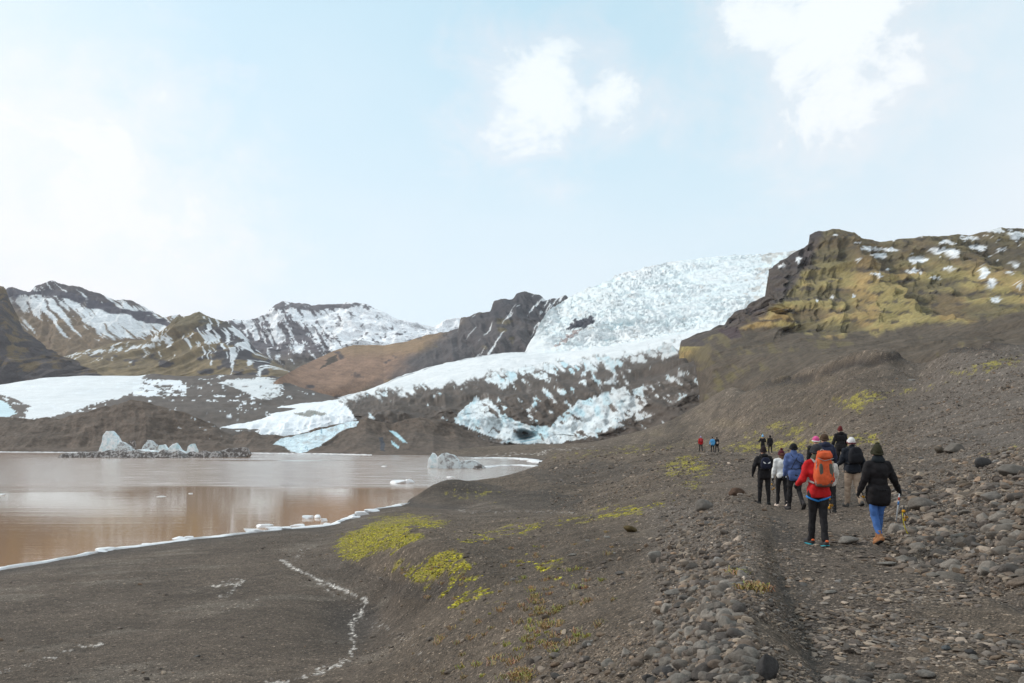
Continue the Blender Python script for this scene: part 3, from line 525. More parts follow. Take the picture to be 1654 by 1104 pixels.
def c_r(X, Y, Z, px, py, V, dz, dy):
    st = fbm((px - py * .5) / 14, (py + px * .3) / 30, 5, 131, .6); n1 = fbm(px / 45, py / 22, 5, 132); n3 = fbm(px / 12, py / 7, 5, 133, .6)
    low = one([.108, .084, .062], X.shape) * (1 + .22 * st + .2 * n3)[..., None]
    ch = one([.32, .255, .105], X.shape) * (1 + .25 * n3)[..., None]; ch = mixc(ch, [.36, .225, .10], sm(n1, .05, .4) * .55); ch = mixc(ch, [.25, .21, .085], sm(-n1, .05, .4) * .7)
    strata = np.abs(((py + 6 * fbm(px / 30, py / 30, 3, 134) - px * .02) / 17) % 1 - .5) * 2
    ch = mixc(ch, [.062, .050, .046], sm(strata + n3 * .9, .80, 1.05) * .85)
    ch = mixc(ch, [.062, .052, .048], sm(dy, 6, 14) * .6)                     # darker where the clefts run deep
    ch = mixc(ch, [.085, .068, .050], sm(py, 455, 405) * (.75 + .3 * n3))
    edge = np.interp(py, [370, 400, 430, 460, 480, 500, 520, 545], [1330, 1318, 1305, 1292, 1275, 1250, 1225, 1150])
    lo = np.interp(px, [1080, 1180, 1250, 1330, 1400, 1480, 1560, 1654, 1900], [600, 528, 528, 545, 540, 528, 518, 505, 470])
    m = sm(lo + 10 * st + 8 * n1 - py, -5, 5); c = low * (1 - m[..., None]) + ch * m[..., None]
    c = mixc(c, [.072, .058, .060], sm(edge - px + 14 * st, -6, 10) * (py < 560) * .9)
    c = mixc(c, [.15, .12, .06], sm(n1 * .8 + st + .9 * inpoly(px, py, [(1105, 560), (1170, 535), (1270, 545), (1400, 555), (1300, 568), (1180, 575), (1130, 600), (1105, 590)]), .55, .95) * .7)
    c = mixc(c, [.08, .055, .055], inpoly(px + st * 8, py + st * 6, [(1160, 535), (1190, 528), (1195, 540), (1180, 548)]))
    c = mixc(c, [.17, .14, .055], sm(st + n1, .3, .6) * (py > 570) * .45)
    sn = np.zeros_like(X)
    for (sx, sy, rx, ry) in SNOWR:
        sn = np.maximum(sn, 1 - np.hypot((px - sx + 6 * n3) / rx, (py - sy + 4 * fbm(px / 6, py / 5, 3, 136) - (px - sx) * .1) / ry))
    sn = np.where(sn > 0, sn + .5 * fbm(px / 7, py / 3.5, 4, 137, .65), 0); sn = np.maximum(sn, (fbm((px + py * .5) / 13, py / 5, 5, 138, .62) - .50) * ((px > 1385) & (V < 4.01)) * sm(py, 450, 425) * 3); c = mixc(c, WHITE, sm(sn, .0, .22)); return c
RR = [(1080, 700), (1092, 590), (1100, 551), (1150, 530), (1200, 505), (1228, 492), (1244, 480), (1252, 474), (1246, 466), (1234, 460), (1240, 447), (1262, 428), (1282, 408), (1298, 398), (1306, 394), (1308, 378), (1330, 374), (1345, 372), (1380, 377), (1392, 386), (1420, 389), (1450, 388), (1480, 386), (1510, 384), (1550, 379), (1600, 371), (1620, 368), (1654, 368), (1800, 352), (2300, 330)]
loft('mountain', [[(1080, 740, 520), (1118, 720, 480), (1140, 690, 330), (1184, 680, 314), (1323, 660, 216), (1444, 640, 172), (1531, 630, 153), (1654, 620, 136), (1950, 590, 116), (2300, 480, 116)],
     [(1080, 706, 525), (1118, 650, 485), (1140, 640, 345), (1184, 624, 332), (1323, 600, 232), (1444, 573, 188), (1531, 558, 168), (1654, 546, 152), (1950, 500, 130), (2300, 410, 130)],
     [(1080, 703, 530), (1092, 610, 530), (1118, 590, 490), (1150, 572, 400), (1250, 558, 370), (1323, 550, 345), (1400, 543, 330), (1480, 530, 310), (1560, 518, 290), (1654, 505, 270), (2300, 390, 250)],
     [(1080, 702, 540), (1092, 600, 540), (1100, 562, 540), (1150, 545, 490), (1228, 505, 480), (1300, 500, 450), (1400, 480, 430), (1560, 460, 400), (1654, 450, 390), (2300, 370, 370)],
     [(px, py, yy([(1080, 560), (1100, 560), (1150, 570), (1240, 600), (1320, 620), (2300, 560)], px)) for px, py in RR]], 1080, 2300, 1.5, (20, 55, 50, 110), d_r, c_r, m_mid, back=(1.25, -20), label='ochre and green cliff mountain with snow patches above a grey scree slope')
# ------------------------------------------------------------------ lake
m, t, b = newmat('silty_water'); g = nd(t, 'ShaderNodeNewGeometry'); mp = nd(t, 'ShaderNodeMapping'); t.links.new(g.outputs['Position'], mp.inputs['Vector']); mp.inputs['Scale'].default_value = (.55, 1.6, 1)
f1 = tnoise(t, mp.outputs[0], 1.6, 4, .55); f2 = tnoise(t, mp.outputs[0], 7.0, 3, .5)
mp2 = nd(t, 'ShaderNodeMapping'); t.links.new(g.outputs['Position'], mp2.inputs['Vector']); mp2.inputs['Scale'].default_value = (.010, .022, 1)
wat = nd(t, 'ShaderNodeAttribute', attribute_name='wind'); gust = tramp(t, wat.outputs['Fac'], 0, 1, .06, 1)
ad = nd(t, 'ShaderNodeMath', operation='MULTIPLY_ADD'); t.links.new(f2, ad.inputs[0]); ad.inputs[1].default_value = .35; t.links.new(f1, ad.inputs[2])
mu = nd(t, 'ShaderNodeMath', operation='MULTIPLY'); t.links.new(ad.outputs[0], mu.inputs[0]); t.links.new(gust, mu.inputs[1])
bp = nd(t, 'ShaderNodeBump'); bp.inputs['Distance'].default_value = .06; bp.inputs['Strength'].default_value = 1.0
t.links.new(mu.outputs[0], bp.inputs['Height']); t.links.new(bp.outputs[0], b.inputs['Normal'])
b.inputs['Base Color'].default_value = (.37, .205, .098, 1); t.links.new(tramp(t, gust, 0, 1, .035, .20), b.inputs['Roughness']); t.links.new(tramp(t, gust, 0, 1, 0, 1), b.inputs['Coat Weight']); t.links.new(tramp(t, gust, 0, 1, .03, .17), b.inputs['Coat Roughness']); b.inputs['Coat IOR'].default_value = 1.85; b.inputs['IOR'].default_value = 1.33
lx = np.r_[[-900, -600, -420, -330], np.arange(-280, 62, 2.2)]; ly = np.r_[[8., 20.], np.arange(30, 300, .21), np.arange(300, 472, .8)]
LXg, LYg2 = np.meshgrid(lx, ly); gp_x = CX + F * LXg / LYg2
wind = sm(fbm(LXg / 60, LYg2 / 22, 3, 180) + 1.1 * sm(LYg2, 62, 92) - .55 - .5 * sm(np.abs(gp_x - 300), 90, 20) * sm(LYg2, 105, 75) * sm(LYg2, 50, 60), -.22, .28)
wv_ = fbm(LXg / 5.0 + LYg2 * .1, LYg2 / .95, 3, 181, .5) * (.042 * wind + .003)
lake = grid_mesh('lake', np.stack([LXg, LYg2, wv_], -1)); wa = lake.color_attributes.new('wind', 'FLOAT_COLOR', 'POINT'); wa.data.foreach_set('color', np.repeat(wind.reshape(-1), 4).astype(np.float32))
tag(link('lake', lake, m), 'silty brown lake reflecting the pale sky', None, None, 'structure')
# ------------------------------------------------------------------ mesh kit
def ico(sub):
    bm = bmesh.new(); bmesh.ops.create_icosphere(bm, subdivisions=sub, radius=1.0)
    v = np.array([x.co[:] for x in bm.verts]); f = np.array([[q.index for q in p.verts] for p in bm.faces]); bm.free(); return v, f
ICO = {k: ico(k) for k in (1, 2, 3, 4)}
def lump(seed, sub, cuts=9, rnd=.82, nz=.10):
    """a stone: a ball planed down by random facets, then roughened"""
    r = np.random.default_rng(seed); v, f = ICO[sub]; v = v.copy()
    for _ in range(cuts):
        n_ = r.normal(size=3); n_ /= np.linalg.norm(n_); d = r.uniform(rnd - .25, rnd + .08); k = v @ n_; ex = np.clip(k - d, 0, None); v -= ex[:, None] * n_ * .9
    v *= (1 + nz * (fbm(v[:, 0] * 1.7 + seed, v[:, 1] * 1.7 + v[:, 2] * 1.3, 3, seed)))[:, None]
    return v, f
def mesh_vf(name, v, f, smooth=True):
    me = bpy.data.meshes.new(name); me.vertices.add(len(v)); me.vertices.foreach_set('co', np.asarray(v, np.float32).reshape(-1)); raw_faces(me, np.asarray(f).reshape(-1), f.shape[1])
    if not smooth: me.polygons.foreach_set('use_smooth', np.zeros(len(f), bool))
    return me
def rotm(r):
    q = r.normal(size=(4,)); q /= np.linalg.norm(q); w_, x, y, z = q
    return np.array([[1 - 2 * (y * y + z * z), 2 * (x * y - z * w_), 2 * (x * z + y * w_)], [2 * (x * y + z * w_), 1 - 2 * (x * x + z * z), 2 * (y * z - x * w_)], [2 * (x * z - y * w_), 2 * (y * z + x * w_), 1 - 2 * (x * x + y * y)]])
# ------------------------------------------------------------------ stones
m_st, t, b = newmat('stone_surface'); oi = nd(t, 'ShaderNodeObjectInfo'); tcn = nd(t, 'ShaderNodeTexCoord'); f = tnoise(t, tcn.outputs['Object'], 2.2, 8, .68)
at = nd(t, 'ShaderNodeAttribute', attribute_name='tint'); g = nd(t, 'ShaderNodeNewGeometry'); f2 = tnoise(t, g.outputs['Position'], 40, 6, .7)
sc8 = nd(t, 'ShaderNodeVectorMath', operation='SCALE'); t.links.new(oi.outputs['Color'], sc8.inputs[0]); sc8.inputs['Scale'].default_value = .64
col = mulc(t, mulc(t, sc8.outputs[0], tramp(t, f, .3, .7, .68, 1.28)), tramp(t, f2, .3, .7, .8, 1.2))
t.links.new(col, b.inputs['Base Color']); b.inputs['Roughness'].default_value = .9; b.inputs['Specular IOR Level'].default_value = .3
bp = nd(t, 'ShaderNodeBump'); bp.inputs['Distance'].default_value = .02; t.links.new(f2, bp.inputs['Height']); t.links.new(bp.outputs[0], b.inputs['Normal'])
m_peb = terrain_mat('pebbles', (12.0, 60.0), (.010, .004), (.72, 1.28))
PAL = np.array([1.12, .98, .86]) * np.array([[.115, .106, .10], [.16, .145, .13], [.20, .18, .155], [.13, .125, .12], [.17, .14, .112], [.24, .215, .19], [.10, .092, .088], [.20, .155, .12], [.34, .31, .28], [.145, .15, .155]])
PW = np.array([.18, .19, .14, .15, .09, .07, .11, .03, .015, .03]); PW = PW / PW.sum()
# candidates
NCAND = 420000
cpx = rng.uniform(-60, 1800, NCAND); cly = np.exp(rng.uniform(math.log(4.2), math.log(240), NCAND)); cX = (cpx - CX) / F * cly; cZ = gz(cX, cly); cpy = HZ - (cZ - CAMZ) * F / cly
ridge = sm(cpx, 1015 + .0 * cpy, 1110) * sm(cpx, 1236, 1205) * sm(cpy, 780, 815)
slope = sm(cpx, 1400, 1480) * sm(cpy, 700, 745) * sm(cpy - (900 + (cpx - 1500) * .1), 60, -20)
track = sm(cpx, 1240, 1270) * sm(cpy, 745, 790)
bank = sm(cpx, 560, 700) * sm(cpx, 1090, 1020) * sm(cpy, 800, 850) * sm(cpy - 1104 - (cpx - 1000), -330, -380 * 0 + 60)
farh = sm(cly, 30, 60) * sm(cpx, 850, 950) * sm(cly, 240, 130)
strm = np.clip(1 - polyd(cpx, cpy, [(455, 880), (520, 915), (610, 965), (640, 1010), (600, 1060)]) / 55, 0, 1)
fineg = sm(cpx - (1192 + (cpy - 830) * .10), -8, 8) * sm(cpx - (1222 + (cpy - 830) * .38), 14, -6) * sm(cpy, 800, 830); sandz = sm(cZ, .9, .4)
dens = .035 + .22 * sandz * sm(fbm(cX / 3.5, cly / 3.5, 4, 142), .10, .42) + ridge * .95 + slope * .95 + track * .17 * sm(cpy, 1060, 880) + track * .07 + .55 * sm(cpx, 560, 720) * (1 - sandz) + farh * .45 + strm * .55 + fineg * .9
# bare soil patches between the stones
pat = fbm(cX / 1.6, cly / 1.6, 4, 141); dens *= np.where(ridge + slope > .5, sm(pat, -.75, -.2), sm(pat, -.35, .35))
hit = (rng.random(NCAND) < dens) & (cZ > .12)
rr = rng.random(NCAND); szpx = 1.1 + 1.6 * rr ** 2; pw = rng.pareto(2.1, NCAND)
rad = .010 + .0065 * pw
rad = np.where(ridge > .4, .012 + .011 * pw, rad); rad = np.where(slope > .3, .018 + .014 * pw, rad); rad = np.where((track > .4) & (slope < .3) & (ridge < .4), .012 + .012 * pw, rad)
rad = np.minimum(rad, np.where(slope > .3, .145, np.where(ridge > .4, .09, np.where(track > .4, .055, .08))))
rad = np.where(fineg > .4, np.minimum(.009 + .006 * pw, .035), rad); rad = np.where(farh > .3, .03 + .03 * np.minimum(pw, 6) * sm(cly, 20, 90) + .02, rad)
rad = np.maximum(rad, (.5 + .35 * rng.random(NCAND)) * cly / 1000.); hit &= rad < .5
keep = np.where(hit)[0]; proj = rad[keep] / cly[keep] * F
order = keep[np.argsort(-proj)]; vis = (cpx[order] > -10) & (cpx[order] < 1665) & (cpy[order] < 1110)
NB = 262
bigi = order[vis][:NB]; small = np.setdiff1d(order, bigi)[:125000]
LUMPS = []
for s in range(14):
    v, f = lump(200 + s, 3, 10 + s % 7, .70 + .02 * (s % 4), .10); LUMPS.append(mesh_vf('stone', v, f)); LUMPS[-1].materials.append(m_st)
TONES = [('dark grey', (.14, .12, .105)), ('mid grey', (.23, .195, .162)), ('grey brown', (.25, .19, .145)), ('light grey', (.37, .32, .27)), ('ash grey', (.27, .24, .205))]
def tone_of(lb):
    w_ = lb.lower()
    for ks, c in ((('whitish', 'pale', 'tiny white'), (.30, .27, .235)), (('rusty',), (.15, .09, .06)), (('orange brown rounded',), (.26, .15, .08)), (('ochre',), (.17, .12, .05)), (('blue grey', 'bluish'), (.16, .17, .175)), (('light',), (.26, .23, .20)), (('brown grey', 'brown boulder', 'grey brown'), (.19, .155, .12)), (('dark', 'black'), (.085, .078, .075))):
        if any(w_.startswith(k) or (' ' + k) in w_[:28] for k in ks): return c
    return (.24, .21, .18)
def stone(X, Y, z, r, k, label, group=None, cat='stone', name='stone', sc=None, rot=None, sink=.35, tone=None):
    o = bpy.data.objects.new(name, LUMPS[k % 14]); C.objects.link(o)
    sc = sc or (r * random.uniform(1.0, 1.4), r * random.uniform(.8, 1.2), r * random.uniform(.55, .85))
    o.scale = sc; o.rotation_euler = rot or (random.uniform(-.25, .25), random.uniform(-.25, .25), random.uniform(0, 6.28)); o.location = (X, Y, z + sc[2] * (1 - sink) - sc[2] * .45)
    o.color = (*(tone or tone_of(label)), 1); return tag(o, label, cat, group)
for i in bigi:
    tn, tc_ = TONES[int(i) % 5]; fl_ = 'flat ' if (int(i) // 5) % 2 else 'rounded '; big_ = 'large' if rad[i] / cly[i] * F > 13 else 'small'
    px_, py_ = cpx[i], cpy[i]; fx = .5 if fl_ == 'flat ' else .85
    if slope[i] > .3: lb, gp_ = ('in rubble right of the blue jeans' if px_ < 1530 else 'in rubble near the right edge') + (', low on the slope' if py_ > 830 else ', midway up' if py_ > 770 else ', near the crest'), 'stones of the rubble slope'
    elif ridge[i] > .4: lb, gp_ = 'on the ' + ('lake side' if px_ < 1110 else 'crest' if px_ < 1170 else 'track side') + ' of the stony ridge, ' + ('bottom edge' if py_ > 1030 else 'lower half' if py_ > 940 else 'upper half' if py_ > 860 else 'far end'), 'stones heaped along the track edge'
    elif track[i] > .4: lb, gp_ = 'sunk in the ' + ('left side' if px_ < 1340 else 'middle' if px_ < 1500 else 'right side') + ' of the track' + (', bottom edge' if py_ > 1000 else ', before the hikers' if py_ > 890 else ' among the hikers'), 'stones sunk in the track'
    else: lb, gp_ = 'loose on the dark bank ' + ('near the bottom edge' if py_ > 1000 else 'left of the stony ridge'), 'stones on the bank'
    lb += ', left part' if (px_ * 7 + py_ * 3) % 40 < 0 else ''; r_ = rad[i]; stone(cX[i], cly[i], cZ[i], r_, int(i), big_ + ' ' + fl_ + tn + ' stone ' + lb, gp_, sc=(r_ * random.uniform(1.0, 1.35), r_ * random.uniform(.8, 1.15), r_ * fx), tone=tc_)
BOUL = [ # px, py of base, half width px, height px, label
    (1058, 908, 13, 27, 'pale grey squarish boulder standing at the left foot of the stony ridge'), (1139, 824, 14, 24, 'light grey boulder with a dark split face on the bank left of the stony ridge'),
    (1191, 801, 15, 15, 'long rusty brown boulder on the crest of the ridge, nearest the first walkers'), (1242, 1100, 20, 52, 'big dark grey block at the bottom edge of the photo'),
    (1107, 1060, 12, 19, 'pale round cobble low on the stony ridge near the bottom edge'), (1137, 1048, 10, 19, 'blue grey rounded cobble beside the pale round cobble'),
    (1054, 1055, 10, 13, 'brown grey oval stone on bare dirt left of the ridge foot'), (1092, 962, 16, 11, 'light grey wedge stone next to an orange brown stone in the ridge'), (1088, 960, 10, 12, 'orange brown rounded stone leaning on the light grey wedge stone'),
    (1019, 860, 13, 14, 'ochre brown flat rock isolated on dark soil left of the ridge'), (1107, 942, 10, 12, 'whitish angular stone midway up the stony ridge'), (1085, 1094, 14, 22, 'dark angular rock at the bottom edge, right one of two'), (1052, 1104, 13, 18, 'dark angular slab at the bottom edge, left one of two'),
    (1373, 880, 20, 14, 'broad flat pale stone in the track between the two nearest hikers'), (1438, 914, 18, 8, 'flat pale stone in the track in front of the walker in blue jeans'),
    (1497, 822, 22, 24, 'large rounded boulder on the slope just right of the walker in blue jeans'), (1583, 1036, 10, 12, 'pale round stone with bluish top in the lower right of the track'), (1530, 1050, 8, 9, 'small blue grey round stone left of the pale round stone'),
    (1571, 1058, 10, 11, 'dark pointed stone in the lower right corner area of the track'), (1499, 1096, 18, 16, 'angular light grey rock at the bottom edge of the track'), (1608, 810, 17, 20, 'wedge shaped light boulder high on the right rubble slope'), (1643, 768, 20, 22, 'wide rounded boulder at the right edge of the photo'),
    (1590, 754, 14, 20, 'dark leaning boulder on the rubble slope left of the wide rounded boulder'), (1521, 732, 11, 15, 'brown boulder on the slope crest, left one of a pair'), (1545, 731, 15, 18, 'large grey domed boulder on the slope crest, right one of a pair'), (1475, 615, 10, 5, 'pale boulder alone far up the grey scree slope'),
    (1648, 1040, 14, 7, 'flat grey stone at the lower right edge of the track'), (1370, 1012, 0, 0, None), (1106, 995, 9, 9, 'pale oval cobble on the lower left flank of the ridge'), (1165, 985, 11, 16, 'tall grey upright stone in the middle of the ridge'), (1342, 960, 13, 6, 'long pale sliver of rock in the left half of the track'),
    (925, 898, 7, 5, 'small pale flat stone alone on the dark bank'), (877, 902, 0, 0, None), (980, 870, 7, 6, 'pale oval stone in bare soil above the dark bank'), (949, 875, 5, 4, 'tiny white stone on dark soil left of the ridge'), (893, 1040, 0, 0, None), (948, 1045, 10, 11, 'grey stone with brown side near the bottom, left of the bare dirt strip')]
for k, (px, py, hw, hh, lb) in enumerate(BOUL):
    if not lb: continue
    ys = np.exp(np.linspace(math.log(4), math.log(200), 900)); zs = gz((px - CX) / F * ys, ys); pp = HZ - (zs - CAMZ) * F / ys
    j = np.where((pp[:-1] >= py) & (pp[1:] < py))[0]; j = int(j[0]) if len(j) else int(np.argmin(np.abs(pp - py)))
    if py > pp[0]: j = 0
    Y = ys[j]; a = hw / F * Y; h = hh / F * Y * .62
    stone((px - CX) / F * Y, Y + a * .6, float(zs[j]), a, k * 5 + 1, lb, None, 'boulder', 'boulder', (a * 1.12, a * .9, h), (random.uniform(-.12, .12), random.uniform(-.12, .12), random.uniform(-.5, .5)), .1)
def scatter(name, idx, radf, pal, pww, flat, mat, label, seed, subf=None):
    r = np.random.default_rng(seed); VV = []; FF = []; CC = []; off = 0
    for sub in (1, 2):
        sel = [i for i in idx if (radf[i] / cly[i] * F > 4.2) == (sub == 2)]
        if not sel: continue
        sel = np.array(sel); var = [lump(300 + q, sub, 9, .72, .12) for q in range(10)]
        for q in range(10):
            s = sel[q::10]
            if len(s) == 0: continue
            v, f = var[q]; m_ = len(s); ang = r.uniform(0, 6.28, m_); ca, sa = np.cos(ang), np.sin(ang)
            sx = radf[s] * r.uniform(.9, 1.5, m_); sy = radf[s] * r.uniform(.7, 1.1, m_); sz = radf[s] * r.uniform(*flat, m_) * (np.where((track[s] > .4) & (slope[s] < .3), .55, 1) if name == 'pebbles' else 1)
            x = v[None, :, 0] * sx[:, None]; y = v[None, :, 1] * sy[:, None]; z = v[None, :, 2] * sz[:, None]
            tl = r.uniform(-.35, .35, m_)[:, None]; z = z + x * tl
            X = x * ca[:, None] - y * sa[:, None] + cX[s][:, None]; Y = x * sa[:, None] + y * ca[:, None] + cly[s][:, None]; Zz = z + (cZ[s] + sz * .3)[:, None]
            VV.append(np.stack([X, Y, Zz], -1).reshape(-1, 3)); FF.append((f[None] + (np.arange(m_) * len(v))[:, None, None]).reshape(-1, 3) + off); off += m_ * len(v)
            c = pal[r.choice(len(pal), m_, p=pww)] * r.uniform(.5, 1.5, m_)[:, None]; CC.append(np.repeat(c, len(v), 0))
    me = mesh_vf(name, np.concatenate(VV), np.concatenate(FF), name != 'pebbles'); vcol(me, np.concatenate(CC)); return tag(link(name, me, mat), label, 'gravel', None, 'stuff')
scatter('pebbles', small, rad, PAL, PW, (.45, .8), m_peb, 'countless small grey pebbles strewn over track, ridge and bank', 5)
# moss cushions
mr = np.random.default_rng(11); NM = 260000; mpx = mr.uniform(520, 1440, NM); mly = np.exp(mr.uniform(math.log(18), math.log(110), NM)); mX = (mpx - CX) / F * mly
mm = bil(moss, (mpx - PX0) / (PX1 - PX0) * (NC - 1), (np.log(mly) - lys[0]) / (lys[-1] - lys[0]) * (NR - 1)); ok = np.where(mr.random(NM) < mm ** 1.2)[0][:20000]
sv = (cX, cly, cZ); cX, cly = mX, mly; cZ = gz(mX, mly) - .01; mrad = np.maximum(.022 + .05 * mr.random(NM) ** 2, .55 * mly / 1000)
MP = np.array([[.40, .35, .03], [.32, .30, .035], [.46, .38, .035], [.17, .17, .04], [.26, .19, .05], [.12, .105, .05]])
m_moss = terrain_mat('moss_cushion', (15, 90), (.02, .008), (.55, 1.4))
scatter('moss', ok, mrad, MP, np.array([.26, .24, .2, .12, .1, .08]), (.25, .5), m_moss, 'bright yellow green moss cushions growing on the dark mounds', 6)['category'] = 'moss'
cX, cly, cZ = sv
# dry tufts: bundles of thin blades
def tufts():
    r = random.Random(3); V = []; Fc = []; CL = []
    spots = []
    for _ in range(150):
        px = r.choice([r.uniform(700, 960), r.uniform(820, 900), r.uniform(640, 1000)]); spots.append((px, math.exp(r.uniform(math.log(9.5), math.log(26)))))
    for px, Y in [(872, 14.5), (880, 13.2), (905, 12.6), (850, 9.9), (838, 10.0), (1225, 8.5), (1212, 8.2), (1190, 9.4), (700, 24), (745, 21), (690, 22.5), (655, 26), (866, 15.6), (930, 10.5), (895, 14)]: spots += [(px + r.uniform(-5, 5), Y * r.uniform(.97, 1.03)) for _ in range(4)]
    for px, Y in spots:
        X = (px - CX) / F * Y; z0 = float(gz(X, Y))
        if z0 < .6: continue
        c = r.choice([(.38, .24, .11), (.42, .30, .15), (.30, .22, .10), (.34, .30, .08)]); s = r.uniform(.04, .13)
        for _ in range(22):
            a = r.uniform(0, 6.28); l = s * r.uniform(.6, 1.3); bx = X + r.gauss(0, s * .45); by = Y + r.gauss(0, s * .45); tx = bx + math.cos(a) * l * .9; ty = by + math.sin(a) * l * .9; w_ = .005
            k = len(V); V += [(bx - w_, by, z0 - .01), (bx + w_, by, z0 - .01), ((bx + tx) / 2 + w_ * .8, (by + ty) / 2, z0 + l * .6), ((bx + tx) / 2 - w_ * .8, (by + ty) / 2, z0 + l * .6), (tx, ty, z0 + l * .45)]
            Fc += [(k, k + 1, k + 2), (k, k + 2, k + 3), (k + 3, k + 2, k + 4)]; CL += [tuple(q * r.uniform(.7, 1.2) for q in c)] * 5
    me = mesh_vf('dry_grass', np.array(V), np.array(Fc)); vcol(me, np.array(CL)); tag(link('dry_grass', me, terrain_mat('dry_blades', (40,), (.001,), (.8, 1.2))), 'withered orange brown grass tufts scattered over the dark bank', 'grass', None, 'stuff')
tufts()
# ------------------------------------------------------------------ ice on the lake
m_berg, t, b = newmat('berg_ice'); tcn = nd(t, 'ShaderNodeNewGeometry'); f = tnoise(t, tcn.outputs['Position'], .9, 8, .65); fs = tnoise(t, tcn.outputs['Position'], .45, 5, .6)
cr = nd(t, 'ShaderNodeValToRGB'); t.links.new(fs, cr.inputs[0]); e = cr.color_ramp.elements; e[0].position = .35; e[0].color = (.55, .76, .80, 1); e[1].position = .55; e[1].color = (.88, .90, .90, 1)
t.links.new(mulc(t, cr.outputs[0], tramp(t, f, .3, .7, .8, 1.1)), b.inputs['Base Color']); b.inputs['Roughness'].default_value = .35
bp = nd(t, 'ShaderNodeBump'); bp.inputs['Distance'].default_value = .35; t.links.new(f, bp.inputs['Height']); t.links.new(bp.outputs[0], b.inputs['Normal'])
def dirty(name, clean, dirt, thr):
    m, t, b = newmat(name); g = nd(t, 'ShaderNodeNewGeometry'); f = tnoise(t, g.outputs['Position'], 1.1, 8, .7)
    cr = nd(t, 'ShaderNodeValToRGB'); t.links.new(f, cr.inputs[0]); e = cr.color_ramp.elements; e[0].position = thr - .05; e[0].color = (*dirt, 1); e[1].position = thr + .05; e[1].color = (*clean, 1)
    t.links.new(cr.outputs[0], b.inputs['Base Color']); b.inputs['Roughness'].default_value = .55; bp = nd(t, 'ShaderNodeBump'); bp.inputs['Distance'].default_value = .4; t.links.new(f, bp.inputs['Height']); t.links.new(bp.outputs[0], b.inputs['Normal']); return m
m_dirty = dirty('dirty_ice', (.50, .47, .45), (.11, .092, .08), .53); m_half = dirty('grey_ice', (.68, .72, .72), (.30, .28, .27), .47)
m_floe = plain_mat('floe_ice', (.80, .80, .80), .4, .10, 4, .02, .5)
m_snow = plain_mat('shore_snow', (.80, .80, .80), .8, .12, 3, .03, .3)
def voxel(name, me, vs, nz=0.0, seed=0, sc=1.0, smooth=2):
    ob = bpy.data.objects.new('tmp', me); C.objects.link(ob); md = ob.modifiers.new('r', 'REMESH'); md.mode = 'VOXEL'; md.voxel_size = vs; md.use_smooth_shade = True
    if smooth: s = ob.modifiers.new('s', 'SMOOTH'); s.iterations = smooth; s.factor = .5
    dg = bpy.context.evaluated_depsgraph_get(); me2 = bpy.data.meshes.new_from_object(ob.evaluated_get(dg)); me2.name = name
    bpy.data.objects.remove(ob); bpy.data.meshes.remove(me)
    if nz:
        v = np.zeros(len(me2.vertices) * 3, np.float32); me2.vertices.foreach_get('co', v); v = v.reshape(-1, 3); nn = np.zeros(len(v) * 3, np.float32); me2.vertices.foreach_get('normal', nn); nn = nn.reshape(-1, 3)
        k = fbm(v[:, 0] * sc + v[:, 1] * .7 * sc + seed, v[:, 2] * sc - v[:, 1] * .7 * sc, 4, seed) * nz; v += nn * k[:, None]; me2.vertices.foreach_set('co', v.reshape(-1)); me2.update()
    return me2
def slab(poly, th, seed, vs, nz=.1, sc=.6, taper=.55):
    """solid from a side view outline (x,z), thick in y, thinner at the top"""
    bm = bmesh.new(); zm = max(p[1] for p in poly); fr = [bm.verts.new((x, -th / 2 * (1 - taper * max(z, 0) / zm), z)) for x, z in poly]; bk = [bm.verts.new((x, th / 2 * (1 - taper * max(z, 0) / zm), z)) for x, z in poly]
    bm.faces.new(fr); bm.faces.new(bk[::-1]); n_ = len(poly)
    for i in range(n_): bm.faces.new((fr[(i + 1) % n_], fr[i], bk[i], bk[(i + 1) % n_]))
    bmesh.ops.recalc_face_normals(bm, faces=bm.faces); me = bpy.data.meshes.new('ice'); bm.to_mesh(me); bm.free(); return voxel('ice', me, vs, nz, seed, sc)
def berg(poly, base_y, label, mat, seed, thick=.8, name='iceberg', cat='iceberg', group=None):
    Y = CAMZ * F / (base_y - HZ); x0 = sum(p[0] for p in poly) / len(poly); k = Y / F
    pl = [((x - x0) * k, (base_y - y) * k if y < base_y else -.4) for x, y in poly]; wd = (max(p[0] for p in pl) - min(p[0] for p in pl)) * thick
    me = slab(pl, wd, seed, max(wd / 40, .06), .06 * wd, 2.2 / wd * 1.2); o = link(name, me, mat); o.location = ((x0 - CX) * k, Y + wd * .3, 0); return tag(o, label, cat, group)
berg([(158, 738), (163, 722), (166, 703), (170, 697), (178, 696), (187, 706), (192, 716), (190, 726), (194, 738)], 737.5, 'tall blue white ice fin, the largest iceberg at the far left of the lake', m_berg, 1, .7)
berg([(184, 738), (187, 724), (192, 714), (198, 716), (207, 722), (213, 730), (214, 738)], 738, 'grey blue sloping ice block leaning on the tall ice fin', m_half, 2, .8)
berg([(226, 737), (231, 722), (238, 711), (243, 712), (250, 720), (251, 732), (247, 737)], 737, 'small grey upright ice block right of the tall ice fin', m_half, 3, .8)
berg([(214, 736), (215, 728), (226, 726), (238, 728), (252, 729), (258, 736)], 738, 'low white ice lump in front of the small upright ice block', m_berg, 4, .5)
berg([(206, 737), (208, 713), (216, 711), (218, 724), (214, 737)], 736, 'narrow brown stained ice pinnacle behind the ice fin', m_dirty, 5, .7)
berg([(254, 736), (256, 720), (265, 718), (270, 727), (278, 718), (285, 716), (291, 728), (300, 731), (302, 736)], 736, 'jagged low white ice row in the middle of the berg cluster', m_berg, 6, .3)
berg([(300, 736), (303, 722), (307, 718), (313, 717), (317, 728), (318, 736)], 736.5, 'small blue ice knob at the right of the berg cluster', m_berg, 7, .7)
